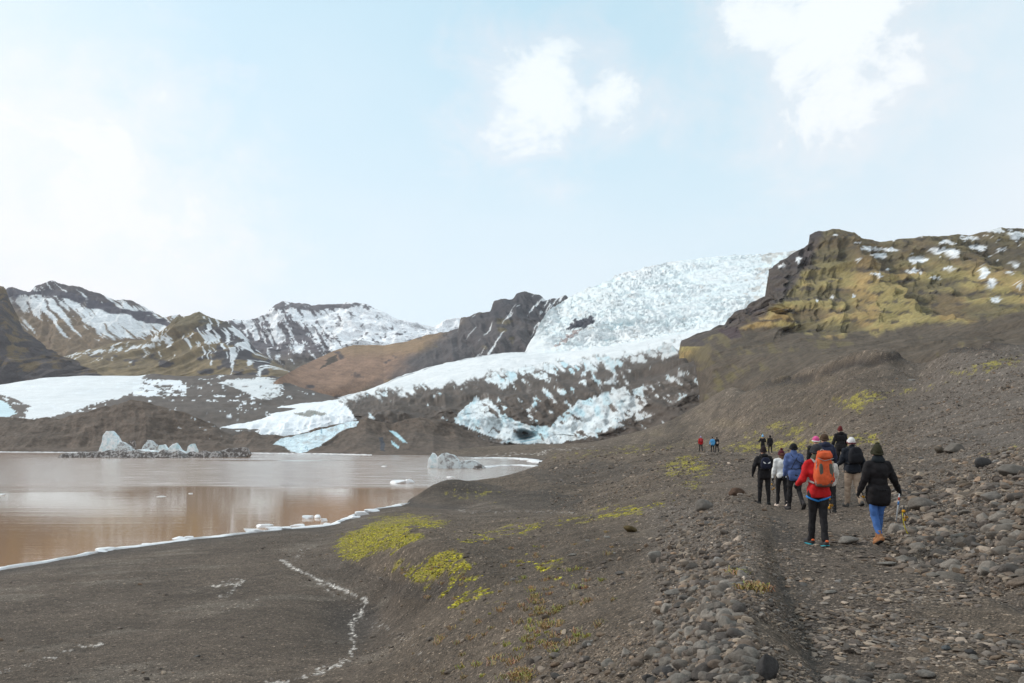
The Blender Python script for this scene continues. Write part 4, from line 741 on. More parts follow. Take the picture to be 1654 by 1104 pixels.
berg([(95, 740), (99, 735), (106, 732), (118, 733), (128, 730), (140, 732), (152, 729), (163, 731), (176, 727), (186, 730), (195, 727), (199, 733), (194, 740)], 739.5, 'long black debris covered ice slab under the tall ice fin', m_dirty, 8, .25)
berg([(192, 740), (196, 728), (206, 731), (215, 727), (228, 732), (240, 730), (250, 733), (262, 727), (272, 732), (284, 729), (292, 734), (298, 740)], 740, 'dirty ice slab in the middle of the berg cluster, flat on the water', m_dirty, 9, .3)
berg([(296, 740), (301, 733), (309, 729), (318, 732), (330, 728), (338, 732), (348, 729), (354, 733), (356, 740)], 739.5, 'flat dark ice raft between the berg cluster and the rounded dirty lump', m_dirty, 10, .3)
berg([(350, 739), (352, 730), (368, 725), (386, 723), (398, 724), (402, 734), (398, 739)], 739, 'rounded dirty ice lump at the right end of the berg cluster', m_dirty, 11, .4)
berg([(689, 757), (692, 742), (698, 732), (702, 733), (708, 742), (712, 757)], 756, 'pointed white ice fin, left part of the iceberg in mid lake', m_berg, 12, .8)
berg([(706, 757), (708, 740), (713, 733), (722, 732), (733, 736), (740, 743), (744, 757)], 757, 'grey speckled rounded iceberg beside the pointed white fin', m_half, 13, .8)
berg([(738, 757), (742, 748), (752, 744), (768, 745), (780, 752), (790, 757)], 757, 'low dirty white ice ledge trailing right of the grey iceberg', m_half, 14, .4)
berg([(762, 758), (766, 753), (777, 752), (780, 758)], 758, 'tiny dark stained ice lump in front of the low ice ledge', m_dirty, 15, .8)
def floe(px, py, wpx, hpx, label, k, mat=None, th=.22, group=None, tilt=0.0, cat='ice floe', name='ice_floe'):
    Y = CAMZ * F / (py - HZ); r = np.random.default_rng(500 + k); v, f = lump(500 + k, 4, 10, .72, .16); hw = wpx / 2 / F * Y * 1.3; h = max(hpx / F * Y * .8, .06)
    v = v * np.array([hw, hw * .75, h]); v[:, 2] = np.clip(v[:, 2], -h * .3, h * .62); v[:, 2] += v[:, 0] * tilt + h * .12
    o = link(name, mesh_vf(name, v, f), mat or m_floe); o.location = ((px - CX) / F * Y, Y + hw * .3, max(.0, float(gz((px - CX) / F * Y, Y + hw * .3)))); return tag(o, label, cat, group)
FL = [(646, 781, 26, 8, 'wide left half of the white floe drifting below the mid lake iceberg'), (661, 781, 14, 11, 'rounded right half of the white floe drifting below the mid lake iceberg'), (728, 772, 12, 3, 'thin white floe sliver in the reflection of the mid lake iceberg, right one'), (705, 772, 7, 2, 'smallest white floe sliver left of the other under the mid lake iceberg'),
      (260, 803, 12, 2, 'thin white floe alone in the brown water left of mid lake'), (307, 798, 6, 2, 'tiny white floe right of the thin lone floe'), (2, 800, 9, 3, 'small floe at the left edge of the water'), (620, 754, 8, 2, 'faint thin floe on the bright water behind the drifting floe'),
      (170, 890, 26, 8, 'flat slab of clear ice stranded on the shore rim, leftmost'), (160, 893, 18, 7, 'lower slab of ice under the leftmost stranded slab'), (235, 882, 12, 6, 'small ice cake on the shore rim between two stranded slabs'), (287, 873, 20, 9, 'ice block pair on the shore rim, its left block'), (303, 872, 16, 8, 'ice block pair on the shore rim, its right block'),
      (406, 861, 26, 10, 'wide clear ice block at the start of the shore ice heap'), (425, 853, 26, 9, 'raised clear ice block behind the start of the shore ice heap'), (441, 858, 24, 9, 'ice block in the middle of the shore ice heap'), (463, 857, 22, 7, 'low ice cake with a dark patch in the shore ice heap'), (479, 852, 24, 8, 'ice cake at the right of the shore ice heap'),
      (496, 838, 18, 8, 'clear ice block floating off the shore heap, left of two'), (512, 837, 14, 8, 'clear ice block floating off the shore heap, right of two'), (523, 843, 12, 8, 'upright little ice block near the beach'), (527, 849, 12, 6, 'ice cake touching the shore rim below the upright block'), (586, 837, 24, 9, 'large clear slab beached at the bend of the shore'), (600, 832, 22, 8, 'thin tilted sheet of ice beached at the bend of the shore'), (573, 842, 16, 6, 'small beached ice slab left of the large clear slab')]
for k, (px, py, w_, h_, lb) in enumerate(FL): floe(px, py, w_, h_, lb, k, tilt=random.uniform(-.05, .05))
def rim(pts, label, w0, hgt, name='shore_ice', seed=0):
    """an irregular low bank of ice that follows the water's edge"""
    pts = np.array(pts, float); s = np.r_[0, np.cumsum(np.hypot(*np.diff(pts, axis=0).T))]; n_ = max(int(s[-1] / .25), 40); u = np.linspace(0, s[-1], n_); x = np.interp(u, s, pts[:, 0]); y = np.interp(u, s, pts[:, 1])
    tx = np.gradient(x); ty = np.gradient(y); l = np.hypot(tx, ty); nx, ny = -ty / l, tx / l; wv = w0 * np.clip(.55 + 1.5 * fbm(u / 1.4, u * 0, 5, 150 + seed, .68), .03, 1.7) * np.minimum(1, np.minimum(np.arange(n_), np.arange(n_)[::-1]) / 8 + .1); sh = fbm(u / 3, u * 0 + 5, 3, 160 + seed) * .35
    prof = [(-1, -.35), (-.95, .35), (-.7, .8), (-.3, 1), (.1, .95), (.5, .75), (.85, .45), (1, -.35)]; P_ = []
    for a, h in prof: P_.append(np.stack([x + nx * (a * wv + sh), y + ny * (a * wv + sh), h * hgt * (.7 + .6 * n2(u / .8, u * 0 + a * 3, 170))], -1))
    P_ = np.array(P_); o = link(name, grid_mesh(name, P_), m_snow); return tag(o, label, 'ice rim')
def sh(px, py): Y = CAMZ * F / (py - HZ); return ((px - CX) / F * Y, Y)
rim([sh(px, py + 1.0) for px, py in SHORE], 'white rim of ice along the near beach of the lake', .36, .11)
rim([sh(px, py) for px, py in [(760, 741), (800, 740.5), (840, 741.5), (862, 744), (872, 748)]], 'white frozen strip at the far right end of the lake', 2.2, .30, 'shore_ice', 3)
rim([sh(px, py) for px, py in [(770, 757), (800, 753), (840, 752), (866, 754)]], 'white ice strip across the right end of the lake, nearer one', 1.6, .2, 'shore_ice', 5)
rim([sh(px, py) for px, py in [(-200, 730.5), (0, 731), (150, 732), (300, 732), (420, 733), (520, 734), (600, 736)]], 'thin pale ice line along the far shore under the moraine', .9, .35, 'shore_ice', 7)

# ------------------------------------------------------------------ air
bm = bmesh.new(); bmesh.ops.create_cube(bm, size=1, matrix=Matrix.Translation((0, 3400, 380)) @ Matrix.Diagonal((14000, 7200, 820, 1))); me = bpy.data.meshes.new('haze'); bm.to_mesh(me); bm.free()
m, t, b = newmat('pale_air'); t.nodes.remove(b); pv = nd(t, 'ShaderNodeVolumePrincipled'); pv.inputs['Color'].default_value = (.90, .93, 1.0, 1); pv.inputs['Density'].default_value = .00005; pv.inputs['Anisotropy'].default_value = .2
t.links.new(pv.outputs[0], t.nodes['Material Output'].inputs['Volume']); tag(link('haze', me, m), 'thin pale haze in the valley air', None, None, 'stuff')
# ------------------------------------------------------------------ people
def cap_into(bm, p0, p1, r0, r1, seg=10):
    p0 = Vector(p0); p1 = Vector(p1); d = p1 - p0; l = d.length
    for p, r in ((p0, r0), (p1, r1)):
        bmesh.ops.create_icosphere(bm, subdivisions=2, radius=r, matrix=Matrix.Translation(p))
    if l > 1e-4:
        q = d.to_track_quat('Z', 'Y').to_matrix().to_4x4()
        bmesh.ops.create_cone(bm, cap_ends=True, segments=seg, radius1=r0, radius2=r1, depth=l, matrix=Matrix.Translation((p0 + p1) / 2) @ q)
def ell_into(bm, c, r, rot=(0, 0, 0), sub=3):
    bmesh.ops.create_icosphere(bm, subdivisions=sub, radius=1.0, matrix=Matrix.Translation(c) @ Euler(rot).to_matrix().to_4x4() @ Matrix.Diagonal((*r, 1)))
def sup_into(bm, c, r, e=.35, rot=(0, 0, 0), taper=0.0):
    """rounded box"""
    v, f = ICO[4]; s = np.sign(v) * np.abs(v) ** e * 1.0; s = s / np.maximum(1e-6, (np.abs(s) ** (2 / e)).sum(1) ** (e / 2))[:, None] ; s[:, :2] *= (1 - taper * s[:, 2:3])
    M = Matrix.Translation(c) @ Euler(rot).to_matrix().to_4x4() @ Matrix.Diagonal((*r, 1)); vv = [bm.verts.new(M @ Vector(q)) for q in s]
    for q in f: bm.faces.new([vv[i] for i in q])
def prims(lst, vs=.012, nz=0.0, seed=0, sc=9.0, smooth=3, name='part'):
    bm = bmesh.new()
    for p in lst:
        if p[0] == 'c': cap_into(bm, *p[1:])
        elif p[0] == 'e': ell_into(bm, *p[1:])
        elif p[0] == 's': sup_into(bm, *p[1:])
    me = bpy.data.meshes.new(name); bm.to_mesh(me); bm.free(); return voxel(name, me, vs, nz, seed, sc, smooth)
def direct(lst, name='part'):
    """small parts kept as they are, without remeshing"""
    bm = bmesh.new()
    for p in lst:
        if p[0] == 'c': cap_into(bm, *p[1:])
        elif p[0] == 'e': ell_into(bm, *p[1:])
        elif p[0] == 's': sup_into(bm, *p[1:])
        elif p[0] == 'b':
            bmesh.ops.create_cube(bm, size=1, matrix=Matrix.Translation(p[1]) @ Euler(p[3] if len(p) > 3 else (0, 0, 0)).to_matrix().to_4x4() @ Matrix.Diagonal((*p[2], 1)))
        elif p[0] == 'k':   # strap along points
            pts, r = p[1], p[2]
            for a, b_ in zip(pts[:-1], pts[1:]): cap_into(bm, a, b_, r, r, 8)
    for f in bm.faces: f.smooth = True
    me = bpy.data.meshes.new(name); bm.to_mesh(me); bm.free(); return me
FM = {}
def fab(name, col, var=.22, rough=.85, scale=9, bump=.006):
    if name not in FM: FM[name] = plain_mat(name, col, rough, var, scale, bump, .2)
    return FM[name]
m_skin = plain_mat('skin', (.52, .30, .21), .55, .06, 20, .001, .4)
def lerp(a, b_, t): return tuple(x + (y - x) * t for x, y in zip(a, b_))
def skel(p):
    J = {}; ln = R(p.get('lean', 5)); J['pel'] = Vector((0, 0, .93))
    up = Vector((p.get('sway', 0), math.sin(ln), math.cos(ln))).normalized()
    J['wai'] = J['pel'] + up * .16; J['che'] = J['pel'] + up * .36; J['nec'] = J['pel'] + up * .54; hd = Vector((p.get('hx', 0), math.sin(ln + R(p.get('nod', 8))), 1)).normalized()
    J['hea'] = J['nec'] + hd * .155
    for s, k in ((-1, 'l'), (1, 'r')):
        J['hip' + k] = J['pel'] + Vector((s * .095, 0, -.03)); a, b_, o = p['leg' + k]
        a, b_ = R(a), R(b_); o = math.sin(R(o)) * s
        J['kne' + k] = J['hip' + k] + Vector((o * .42, math.sin(a) * .42, -math.cos(a) * .42))
        J['ank' + k] = J['kne' + k] + Vector((o * .3 * .41, math.sin(a - b_) * .41, -math.cos(a - b_) * .41)); fp = R(p.get('foot' + k, 0))
        J['toe' + k] = J['ank' + k] + Vector((s * .03, math.cos(fp) * .16 - math.sin(fp) * .05, -math.sin(fp) * .16 - math.cos(fp) * .05)); J['hee' + k] = J['ank' + k] + Vector((0, -math.cos(fp) * .05 - math.sin(fp) * .05, math.sin(fp) * .05 - math.cos(fp) * .05))
        J['sho' + k] = J['nec'] - up * .05 + Vector((s * .175, 0, 0)); a, o, b_, o2 = p['arm' + k]
        d = Vector((s * math.sin(R(o)), math.sin(R(a)) * math.cos(R(o)), -math.cos(R(a)) * math.cos(R(o)))); J['elb' + k] = J['sho' + k] + d * .28
        d2 = Vector((s * math.sin(R(o2)), math.sin(R(a + b_)) * math.cos(R(o2)), -math.cos(R(a + b_)) * math.cos(R(o2)))); J['wri' + k] = J['elb' + k] + d2 * .25; J['han' + k] = J['wri' + k] + d2 * .08; J['hd' + k] = d2
    lo = min(min(J['toe' + k].z, J['hee' + k].z) for k in 'lr') - .035
    for k in J:
        if not k.startswith('hd'): J[k] = J[k] - Vector((0, 0, lo))
    return J
def hand_prims(J, k, fat=1.0):
    """palm, four unequal curled fingers and a thumb leaving the side of the palm"""
    s = -1 if k == 'l' else 1; w_ = J['wri' + k]; d = J['hd' + k].normalized(); side = Vector((0, 1, 0)); side = (side - d * side.dot(d)).normalized(); inn = side.cross(d) * s
    if inn.x * s > 0: inn = -inn
    L_ = [('c', w_ + d * .01, w_ + d * .075, .030 * fat, .030 * fat)]
    for q, (o, ln) in enumerate([(.031, .070), (.010, .078), (-.011, .072), (-.031, .058)]):
        b0 = w_ + d * .085 + side * o; b1 = b0 + d * ln * .45 + inn * .012; b2 = b1 + d * ln * .2 + inn * ln * .42; L_ += [('c', b0, b1, .0095 * fat, .009 * fat), ('c', b1, b2, .009 * fat, .0078 * fat)]
    t0 = w_ + d * .035 + side * .028; t1 = t0 + d * .03 + side * .026 + inn * .008; t2 = t1 + d * .028 + inn * .018; L_ += [('c', t0, t1, .0125 * fat, .0115 * fat), ('c', t1, t2, .0115 * fat, .009 * fat)]
    return L_
def person(label, px, Y, H, yaw, pose, wear, seed=0, group='hikers walking towards the glacier', z=None, fine=True):
    X = (px - CX) / F * Y; S = H / 1.75; z0 = float(gz(X, Y)) - .015 if z is None else z
    root = empty('person', (X, Y, z0), R(yaw)); root.scale = (S, S, S); tag(root, label, 'person', group)
    J = skel(pose); vs = .013 if fine else .022; W = wear.get('w', 1.0); ft = wear.get('fat', 1.0)
    B = [('e', J['pel'], (.145, .10, .11)), ('e', J['wai'], (.125, .09, .13)), ('e', J['che'], (.155, .11, .17)), ('c', J['che'], J['nec'], .10, .06), ('c', J['nec'], J['hea'], .052, .05)]
    h = J['hea']; B += [('e', h + Vector((0, .005, .035)), (.074, .092, .092)), ('e', h + Vector((0, .03, -.035)), (.056, .064, .072)), ('c', h + Vector((0, .088, .02)), h + Vector((0, .108, -.012)), .010, .016), ('e', h + Vector((0, .088, -.048)), (.026, .012, .007)), ('e', h + Vector((0, .075, -.088)), (.022, .02, .018)),
                        ('e', h + Vector((-.03, .083, .022)), (.014, .009, .008)), ('e', h + Vector((.03, .083, .022)), (.014, .009, .008)), ('e', h + Vector((.078, .0, .0)), (.010, .02, .033)), ('e', h + Vector((-.078, .0, .0)), (.010, .02, .033)), ('e', h + Vector((0, .082, .045)), (.055, .016, .01))]
    for k in 'lr':
        B += [('c', J['hip' + k], J['kne' + k], .072, .046), ('c', J['kne' + k], J['ank' + k], .046, .034), ('c', J['ank' + k], J['toe' + k], .036, .028), ('c', J['sho' + k], J['elb' + k], .050, .038), ('c', J['nec'], J['sho' + k], .05, .05), ('c', J['elb' + k], J['wri' + k], .038, .026), ('c', J['ank' + k], J['hee' + k], .034, .03)] + hand_prims(J, k, .85)
    link('body', prims(B, .011 if fine else .02, smooth=1), m_skin, root)
    # trousers
    tr = wear['trousers']; T = [('e', J['pel'] + Vector((0, -.012, 0)), (.162, .128, .12))]
    for k in 'lr': T += [('c', J['hip' + k] + Vector((0, -.01, 0)), lerp(J['hip' + k], J['kne' + k], .5), .100, .086 * wear.get('lw', 1)), ('c', lerp(J['hip' + k], J['kne' + k], .5), J['kne' + k], .086 * wear.get('lw', 1), .068 * wear.get('lw', 1)), ('c', J['kne' + k], lerp(J['kne' + k], J['ank' + k], .35), .066 * wear.get('lw', 1), .066 * wear.get('lw', 1)), ('c', lerp(J['kne' + k], J['ank' + k], .35), lerp(J['kne' + k], J['ank' + k], wear.get('cuff', .98)), .066 * wear.get('lw', 1), .054 * wear.get('hemw', 1))]
    link('trousers', prims(T, vs, .019, seed, 11), fab(*tr), root)
    # boots
    for k in 'lr':
        Bt = [('c', lerp(J['kne' + k], J['ank' + k], wear.get('boot_h', .80)), J['ank' + k], .052, .050), ('c', J['hee' + k] + Vector((0, 0, .008)), J['toe' + k] + Vector((0, 0, .006)), .044, .046), ('c', J['ank' + k], lerp(J['toe' + k], J['ank' + k], .35), .050, .044)]
        o = link('boot', prims(Bt, .010 if fine else .02, smooth=2), fab(*wear['boots']), root)
        d = (J['toe' + k] - J['hee' + k]).normalized(); pit = math.atan2(-d.z, d.y); c = (J['toe' + k] + J['hee' + k]) / 2 + Vector((0, 0, -.030))
        if fine: link('sole', direct([('s', c, (.048, .135, .013), .5, (-pit, 0, 0))]), fab(*wear.get('sole', ('black_rubber', (.03, .03, .03)))), o)
        if fine and 'lace' in wear: link('heel_patch', direct([('e', J['hee' + k] + Vector((0, -.020, .045)), (.028, .028, .020))]), fab(*wear['lace']), o)
    # jacket
    hem = wear.get('hem', -.10); up = (J['nec'] - J['pel']).normalized(); hemc = J['pel'] + up * hem; hw = wear.get('hemw_j', 1.0)
    Jk = [('s', J['pel'] + up * (hem * .5 + .05), (.178 * W * hw, .140 * ft * hw, .09 - hem * .5), .5, (-R(pose.get('lean', 5)), 0, 0)), ('e', J['wai'], (.165 * W, .135 * ft, .17)), ('e', J['che'] + Vector((0, -.008, 0)), (.195 * W, .145 * ft, .20)), ('c', J['che'] + up * .08, J['nec'] + up * .0, .13, .082)]
    for k in 'lr': Jk += [('c', J['nec'] - up * .02, J['sho' + k], .078, .076 * ft), ('c', J['sho' + k], J['elb' + k], .078 * ft, .066 * ft), ('c', J['elb' + k], lerp(J['elb' + k], J['wri' + k], .95), .064 * ft, .046 * ft)]
    if wear.get('collar'): Jk += [('c', J['nec'], J['nec'] + up * .06, .085, .078)]
    jo = link('jacket', prims(Jk, vs, .024, seed + 5, 9), fab(*wear['jacket']), root)
    if 'belt' in wear:
        bc, bz = wear['belt']; ring = [Vector((math.cos(a) * .186 * W, math.sin(a) * .150 * ft, 0)) + J['pel'] + up * bz for a in np.linspace(0, 2 * math.pi, 25)]; link('belt', direct([('k', ring, .012)]), fab(*bc), jo)
    if 'hood' in wear: link('hood', prims([('e', J['nec'] + Vector((0, -.075, .02)), (.125, .075, .085), (.5, 0, 0)), ('c', J['nec'] + Vector((-.09, .0, .02)), J['nec'] + Vector((.09, .0, .02)), .06, .06)], vs, .012, seed + 9, 12), fab(*wear['hood']), jo)
    if 'fur' in wear: link('fur_trim', prims([('c', J['nec'] + Vector((-.10, .0, .05)), J['nec'] + Vector((0, -.09, .03)), .045, .05), ('c', J['nec'] + Vector((.10, .0, .05)), J['nec'] + Vector((0, -.09, .03)), .045, .05)], .012, .02, seed, 30), fab(*wear['fur']), jo)
    if 'scarf' in wear: link('scarf', prims([('c', J['nec'] + Vector((-.05, -.02, .03)), J['nec'] + Vector((.05, -.02, .03)), .078, .078), ('c', J['nec'] + Vector((-.03, -.01, .075)), J['nec'] + Vector((.03, -.01, .075)), .072, .072)], .012, .012, seed + 3, 14), fab(*wear['scarf']), root)
    # hands
    for k in 'lr':
        link('glove', prims(hand_prims(J, k, 1.12) + [('c', J['wri' + k] - J['hd' + k] * .03, J['wri' + k] + J['hd' + k] * .02, .034, .034)], .0062 if fine else .014, smooth=1), fab(*wear.get('gloves', ('black_glove', (.018, .018, .02)))), root)
    # hair and hat
    if 'hair' in wear:
        hc, hl = wear['hair']; Hp = [('e', h + Vector((0, -.008, .042)), (.086, .098, .098))]
        if hl > .05: Hp += [('c', h + Vector((0, -.06, .02)), h + Vector((.0, -.085, -hl)), .066, .04), ('c', h + Vector((-.05, -.03, 0)), h + Vector((-.055, -.05, -hl * .8)), .036, .026), ('c', h + Vector((.05, -.03, 0)), h + Vector((.055, -.05, -hl * .8)), .036, .026)]
        link('hair', prims(Hp, .012, .008, seed + 7, 26), fab(*hc), root)
    if 'hat' in wear:
        hc, kind = wear['hat']; Hp = [('e', h + Vector((0, -.008, .055)), (.093, .107, .098))]
        Hp += [('c', h + Vector((-.055, -.05, .01)), h + Vector((.055, -.05, .01)), .044, .044), ('c', h + Vector((-.055, .045, .045)), h + Vector((.055, .045, .045)), .042, .042)]
        if kind == 'tall': Hp += [('e', h + Vector((0, -.02, .10)), (.078, .085, .09))]
        if kind == 'point': Hp += [('c', h + Vector((0, 0, .09)), h + Vector((0, -.01, .25)), .07, .02)]
        ho = link('hat', prims(Hp, .011, .005, seed + 8, 30), fab(*hc), root)
        if fine: link('hat_brim', prims([('k_', )] and [('c', h + Vector((.098 * math.cos(a), -.006 + .110 * math.sin(a), .010 + .022 * math.sin(a))), h + Vector((.098 * math.cos(a + .42), -.006 + .110 * math.sin(a + .42), .010 + .022 * math.sin(a + .42))), .019, .019) for a in np.arange(0, 6.28, .42)], .010, .003, 4, 30), fab(*wear.get('brim', hc)), ho)
        if 'pom' in wear: link('pompom', prims([('e', h + Vector((0, -.015, .175)), (.042, .042, .040))], .008, .012, 5, 60), fab(*wear['pom']), ho)
    if 'harness' in wear:
        hc = wear['harness']; Hs = []
        for k, s in (('l', -1), ('r', 1)):
            c = lerp(J['hip' + k], J['kne' + k], wear.get('ht', .22)); d = (J['kne' + k] - J['hip' + k]).normalized(); e1 = Vector((1, 0, 0)); e2 = d.cross(e1).normalized()
            ringp = [Vector(c) + e1 * math.cos(a) * .103 + e2 * math.sin(a) * .103 + Vector((0, 0, s * math.cos(a) * .035)) for a in np.linspace(0, 6.2832, 19)]
            link('leg_loop', prims([('c', a, b_, wear.get('hr', .016), wear.get('hr', .016)) for a, b_ in zip(ringp[:-1], ringp[1:])], .009, smooth=1), fab(*hc), root)
    M = Matrix.Translation((X, Y, z0)) @ Matrix.Rotation(R(yaw), 4, 'Z') @ Matrix.Diagonal((S, S, S, 1))
    return root, J, M, S, R(yaw)
def rel_(v, o): return (Vector(v) - o)
def carried(name, M, S, yaw, at, label, cat, group=None):
    o = empty(name, M @ Vector(at), yaw); o.scale = (S, S, S); return tag(o, label, cat, group)
def strap_pts(J, s, off):
    a = J['nec'] + Vector((s * .09, -.13, -.02)); b_ = J['nec'] + Vector((s * .105, -.02, .045)); c = J['che'] + Vector((s * .13, .15, .04)); d = J['wai'] + Vector((s * .17, -.02, .03)); e = J['wai'] + Vector((s * .13, -.16, .0))
    return [p - off for p in (a, b_, J['nec'] + Vector((s * .11, .10, -.02)), c, d, e)]
def backpack(pr, label, w_, h_, d_, zc, cols, style):
    root, J, M, S, yaw = pr; base = J['che'] + Vector((0, -.14 - d_, zc - h_)); c = Vector((0, -.0, h_)); o = carried('backpack', M, S, yaw, base, label, 'backpack')
    tilt = (-R(5), 0, 0); link('pack_body', prims([('s', c, (w_, d_, h_), .62, tilt, .14)], .010, .022, 3, 9), fab(*cols[0]), o)
    for s in (-1, 1): link('shoulder_strap', prims([('c', a, b_, .020, .020) for a, b_ in zip(strap_pts(J, s, base)[:-1], strap_pts(J, s, base)[1:])], .010, smooth=1), fab(*cols[1]), o)
    if style == 'trek':
        link('pack_lid', prims([('s', c + Vector((0, -.02, h_ * .90)), (w_ * .86, d_ * .9, .065), .6, (-.28, 0, 0)), ('c', c + Vector((-.09, -.02, h_ + .04)), c + Vector((.09, -.02, h_ + .04)), .035, .035)], .010, .012, 6, 12), fab(*cols[0]), o)
        for s in (-1, 1): link('side_panel', prims([('s', c + Vector((s * w_ * .56, -d_ * .80, -.04)), (.036, .034, h_ * .62), .7, (-.06, 0, 0))], .009), fab('pack_grey_green', (.085, .085, .07)), o)
        link('pack_bottom', prims([('s', c + Vector((0, -.004, -h_ * .84)), (w_ * .90, d_ * .98, h_ * .20), .6)], .010, .004, 2, 9), fab('pack_brown_grey', (.12, .075, .06)), o)
        link('compression_cord', direct([('k', [c + Vector((x, -d_ * 1.02, z)) for x, z in ((-.15, .22), (-.04, .17), (.12, .21))], .006), ('k', [c + Vector((s_ * w_ * 1.0, -d_ * .3 - .02 * math.sin(q), .18 - q * .06)) for s_ in (-1,) for q in range(8)], .007), ('k', [c + Vector((w_ * 1.0, -d_ * .3 - .02 * math.sin(q), .10 - q * .05)) for q in range(8)], .007)]), fab('grey_webbing', (.33, .31, .29)), o)
        link('grab_loop', direct([('k', [c + Vector((.03 * math.cos(a), .07, h_ + .06 + .03 * math.sin(a))) for a in np.linspace(0, 3.14, 7)], .008)]), fab('grey_webbing', (.33, .31, .29)), o)
    if style == 'day':
        link('front_pocket', prims([('s', c + Vector((0, -d_ * .80, -h_ * .30)), (w_ * .78, d_ * .42, h_ * .52), .6)], .010, .006, 8, 9), fab(*cols[2]), o)
        link('grab_loop', direct([('k', [c + Vector((.03 * math.cos(a), .05, h_ + .0 + .035 * math.sin(a))) for a in np.linspace(0, 3.14, 7)], .007)]), fab(*cols[1]), o)
    return o, base, c
def crampons(M, S, yaw, at, label, flip=1, rot=(0, 0, 0)):
    o = carried('crampons', M, S, yaw, at, label, 'crampons'); o.rotation_euler = (rot[0], rot[1], yaw + rot[2])
    fr = []
    for q, x in enumerate((-.035, .035)):
        fr += [('b', (x, .0, -.12), (.006, .085, .006)), ('b', (x, -.04, -.16), (.006, .006, .26)), ('b', (x, .04, -.16), (.006, .006, .26))]
        for z in (-.05, -.10, -.20, -.25, -.29): fr += [('c', (x, -.04, z), (x + .0, -.085, z - .01), .006, .002), ('c', (x, .04, z), (x, .085, z - .01), .006, .002)]
    link('steel_frame', direct(fr), fab('crampon_steel', (.06, .06, .065), .2, .4), o)
    for x, z in ((-.036, -.10), (.036, -.22), (-.02, -.26)): link('yellow_plate', prims([('s', (x, -.01, z), (.018, .036, .026), .7)], .007, smooth=1), fab('crampon_yellow', (.62, .30, .015), .12, .45), o)
    link('strap', direct([('k', [Vector(q) for q in ((0, 0, .0), (.01, .01, -.05), (-.02, 0, -.12), (.03, -.02, -.2), (.0, 0, -.30), (.03, 0, -.36))], .008)]), fab('black_webbing', (.02, .02, .022)), o)
    return o
def ice_axe(M, S, yaw, at, label, tilt=(0, 0, 0), ln=.60, tape=True):
    o = carried('ice_axe', M, S, yaw, at, label, 'ice axe'); o.rotation_euler = (tilt[0], tilt[1], yaw + tilt[2])
    link('shaft', direct([('c', (0, 0, .02), (0, 0, -ln + .08), .014, .013)]), fab('axe_silver', (.62, .66, .70), .1, .3), o)
    link('spike', direct([('c', (0, 0, -ln + .09), (0, 0, -ln), .012, .002)]), fab('axe_dark', (.10, .10, .11), .1, .4), o)
    link('head', direct([('c', (0, 0, .025), (0, .10, .022), .012, .009), ('c', (0, .10, .022), (0, .17, -.02), .009, .003), ('c', (0, 0, .025), (0, -.06, .022), .012, .010), ('b', (0, -.085, .018), (.045, .05, .006))]), fab('axe_dark', (.10, .10, .11), .1, .4), o)
    if tape: link('grip_tape', direct([('c', (0, 0, -.12), (0, 0, -.17), .0155, .0155)]), fab('axe_red', (.45, .07, .04)), o); link('grip_tape', direct([('c', (0, 0, -.20), (0, 0, -.25), .0155, .0155)]), fab('axe_blue', (.08, .22, .5)), o)
    return o
K_ = ('black_cloth', (.017, .0155, .0165)); K2 = ('black_trousers', (.022, .020, .021))
WALK_R = dict(legl=(18, 8, 1), legr=(-12, 22, 1), footr=30, arml=(-14, 12, 22, 8), armr=(16, 12, 26, 8))
# -- the eight nearer walkers
red = person('person in red jacket and dark beanie, orange pack, blue harness loops over black trousers', 1322, 13.6, 1.69, 2,
  dict(legl=(12, 4, -3), legr=(-6, 8, -4), footr=10, footl=0, arml=(2, 17, 62, 2), armr=(2, 16, 58, 2), lean=6),
  dict(jacket=('red_jacket', (.50, .018, .020)), trousers=K2, boots=('dark_boot', (.05, .045, .045)), lace=('orange_patch', (.8, .16, .05)), sole=('teal_sole', (.05, .30, .36)), hat=(('charcoal_knit', (.03, .03, .034)), 'b'), scarf=('olive_scarf', (.075, .075, .05)), harness=('blue_webbing', (.03, .20, .52)), hem=-.08, hair=(('brown_hair', (.09, .05, .03)), .0), lw=.98, hemw=1.15, hr=.019), 1)
o, bs, c = backpack(red, 'orange trekking backpack with grey green panels on the back of the red jacket', .150, .275, .115, .02, [('orange_pack', (.58, .10, .035)), ('grey_strap', (.26, .25, .24))], 'trek')
blue = person('person in steel blue jacket and black beanie with crossed camera straps on the back', 1283, 21, 1.72, 0,
  dict(legl=(10, 2, 0), legr=(-10, 34, 1), footr=45, arml=(2, 10, 12, 2), armr=(6, 14, 58, 0), lean=4),
  dict(jacket=('blue_jacket', (.085, .125, .27)), trousers=K2, boots=('dark_boot', (.05, .045, .045)), hat=(('black_knit', (.012, .012, .014)), 'b'), hem=-.13, collar=True, w=1.02), 2)
_, J, M, S, yw = blue; a = J['che'] + Vector((.22, -.14, -.10)); o = carried('camera_bag', M, S, yw, a, 'small dark camera bag hanging at the right hip of the steel blue jacket', 'camera bag')
link('bag_body', prims([('s', (0, 0, 0), (.075, .055, .065), .5)], .008, .004, 2, 20), fab('navy_bag', (.03, .035, .06)), o)
link('flap', prims([('s', (0, -.01, .035), (.078, .055, .03), .5)], .008), fab('navy_bag', (.03, .035, .06)), o)
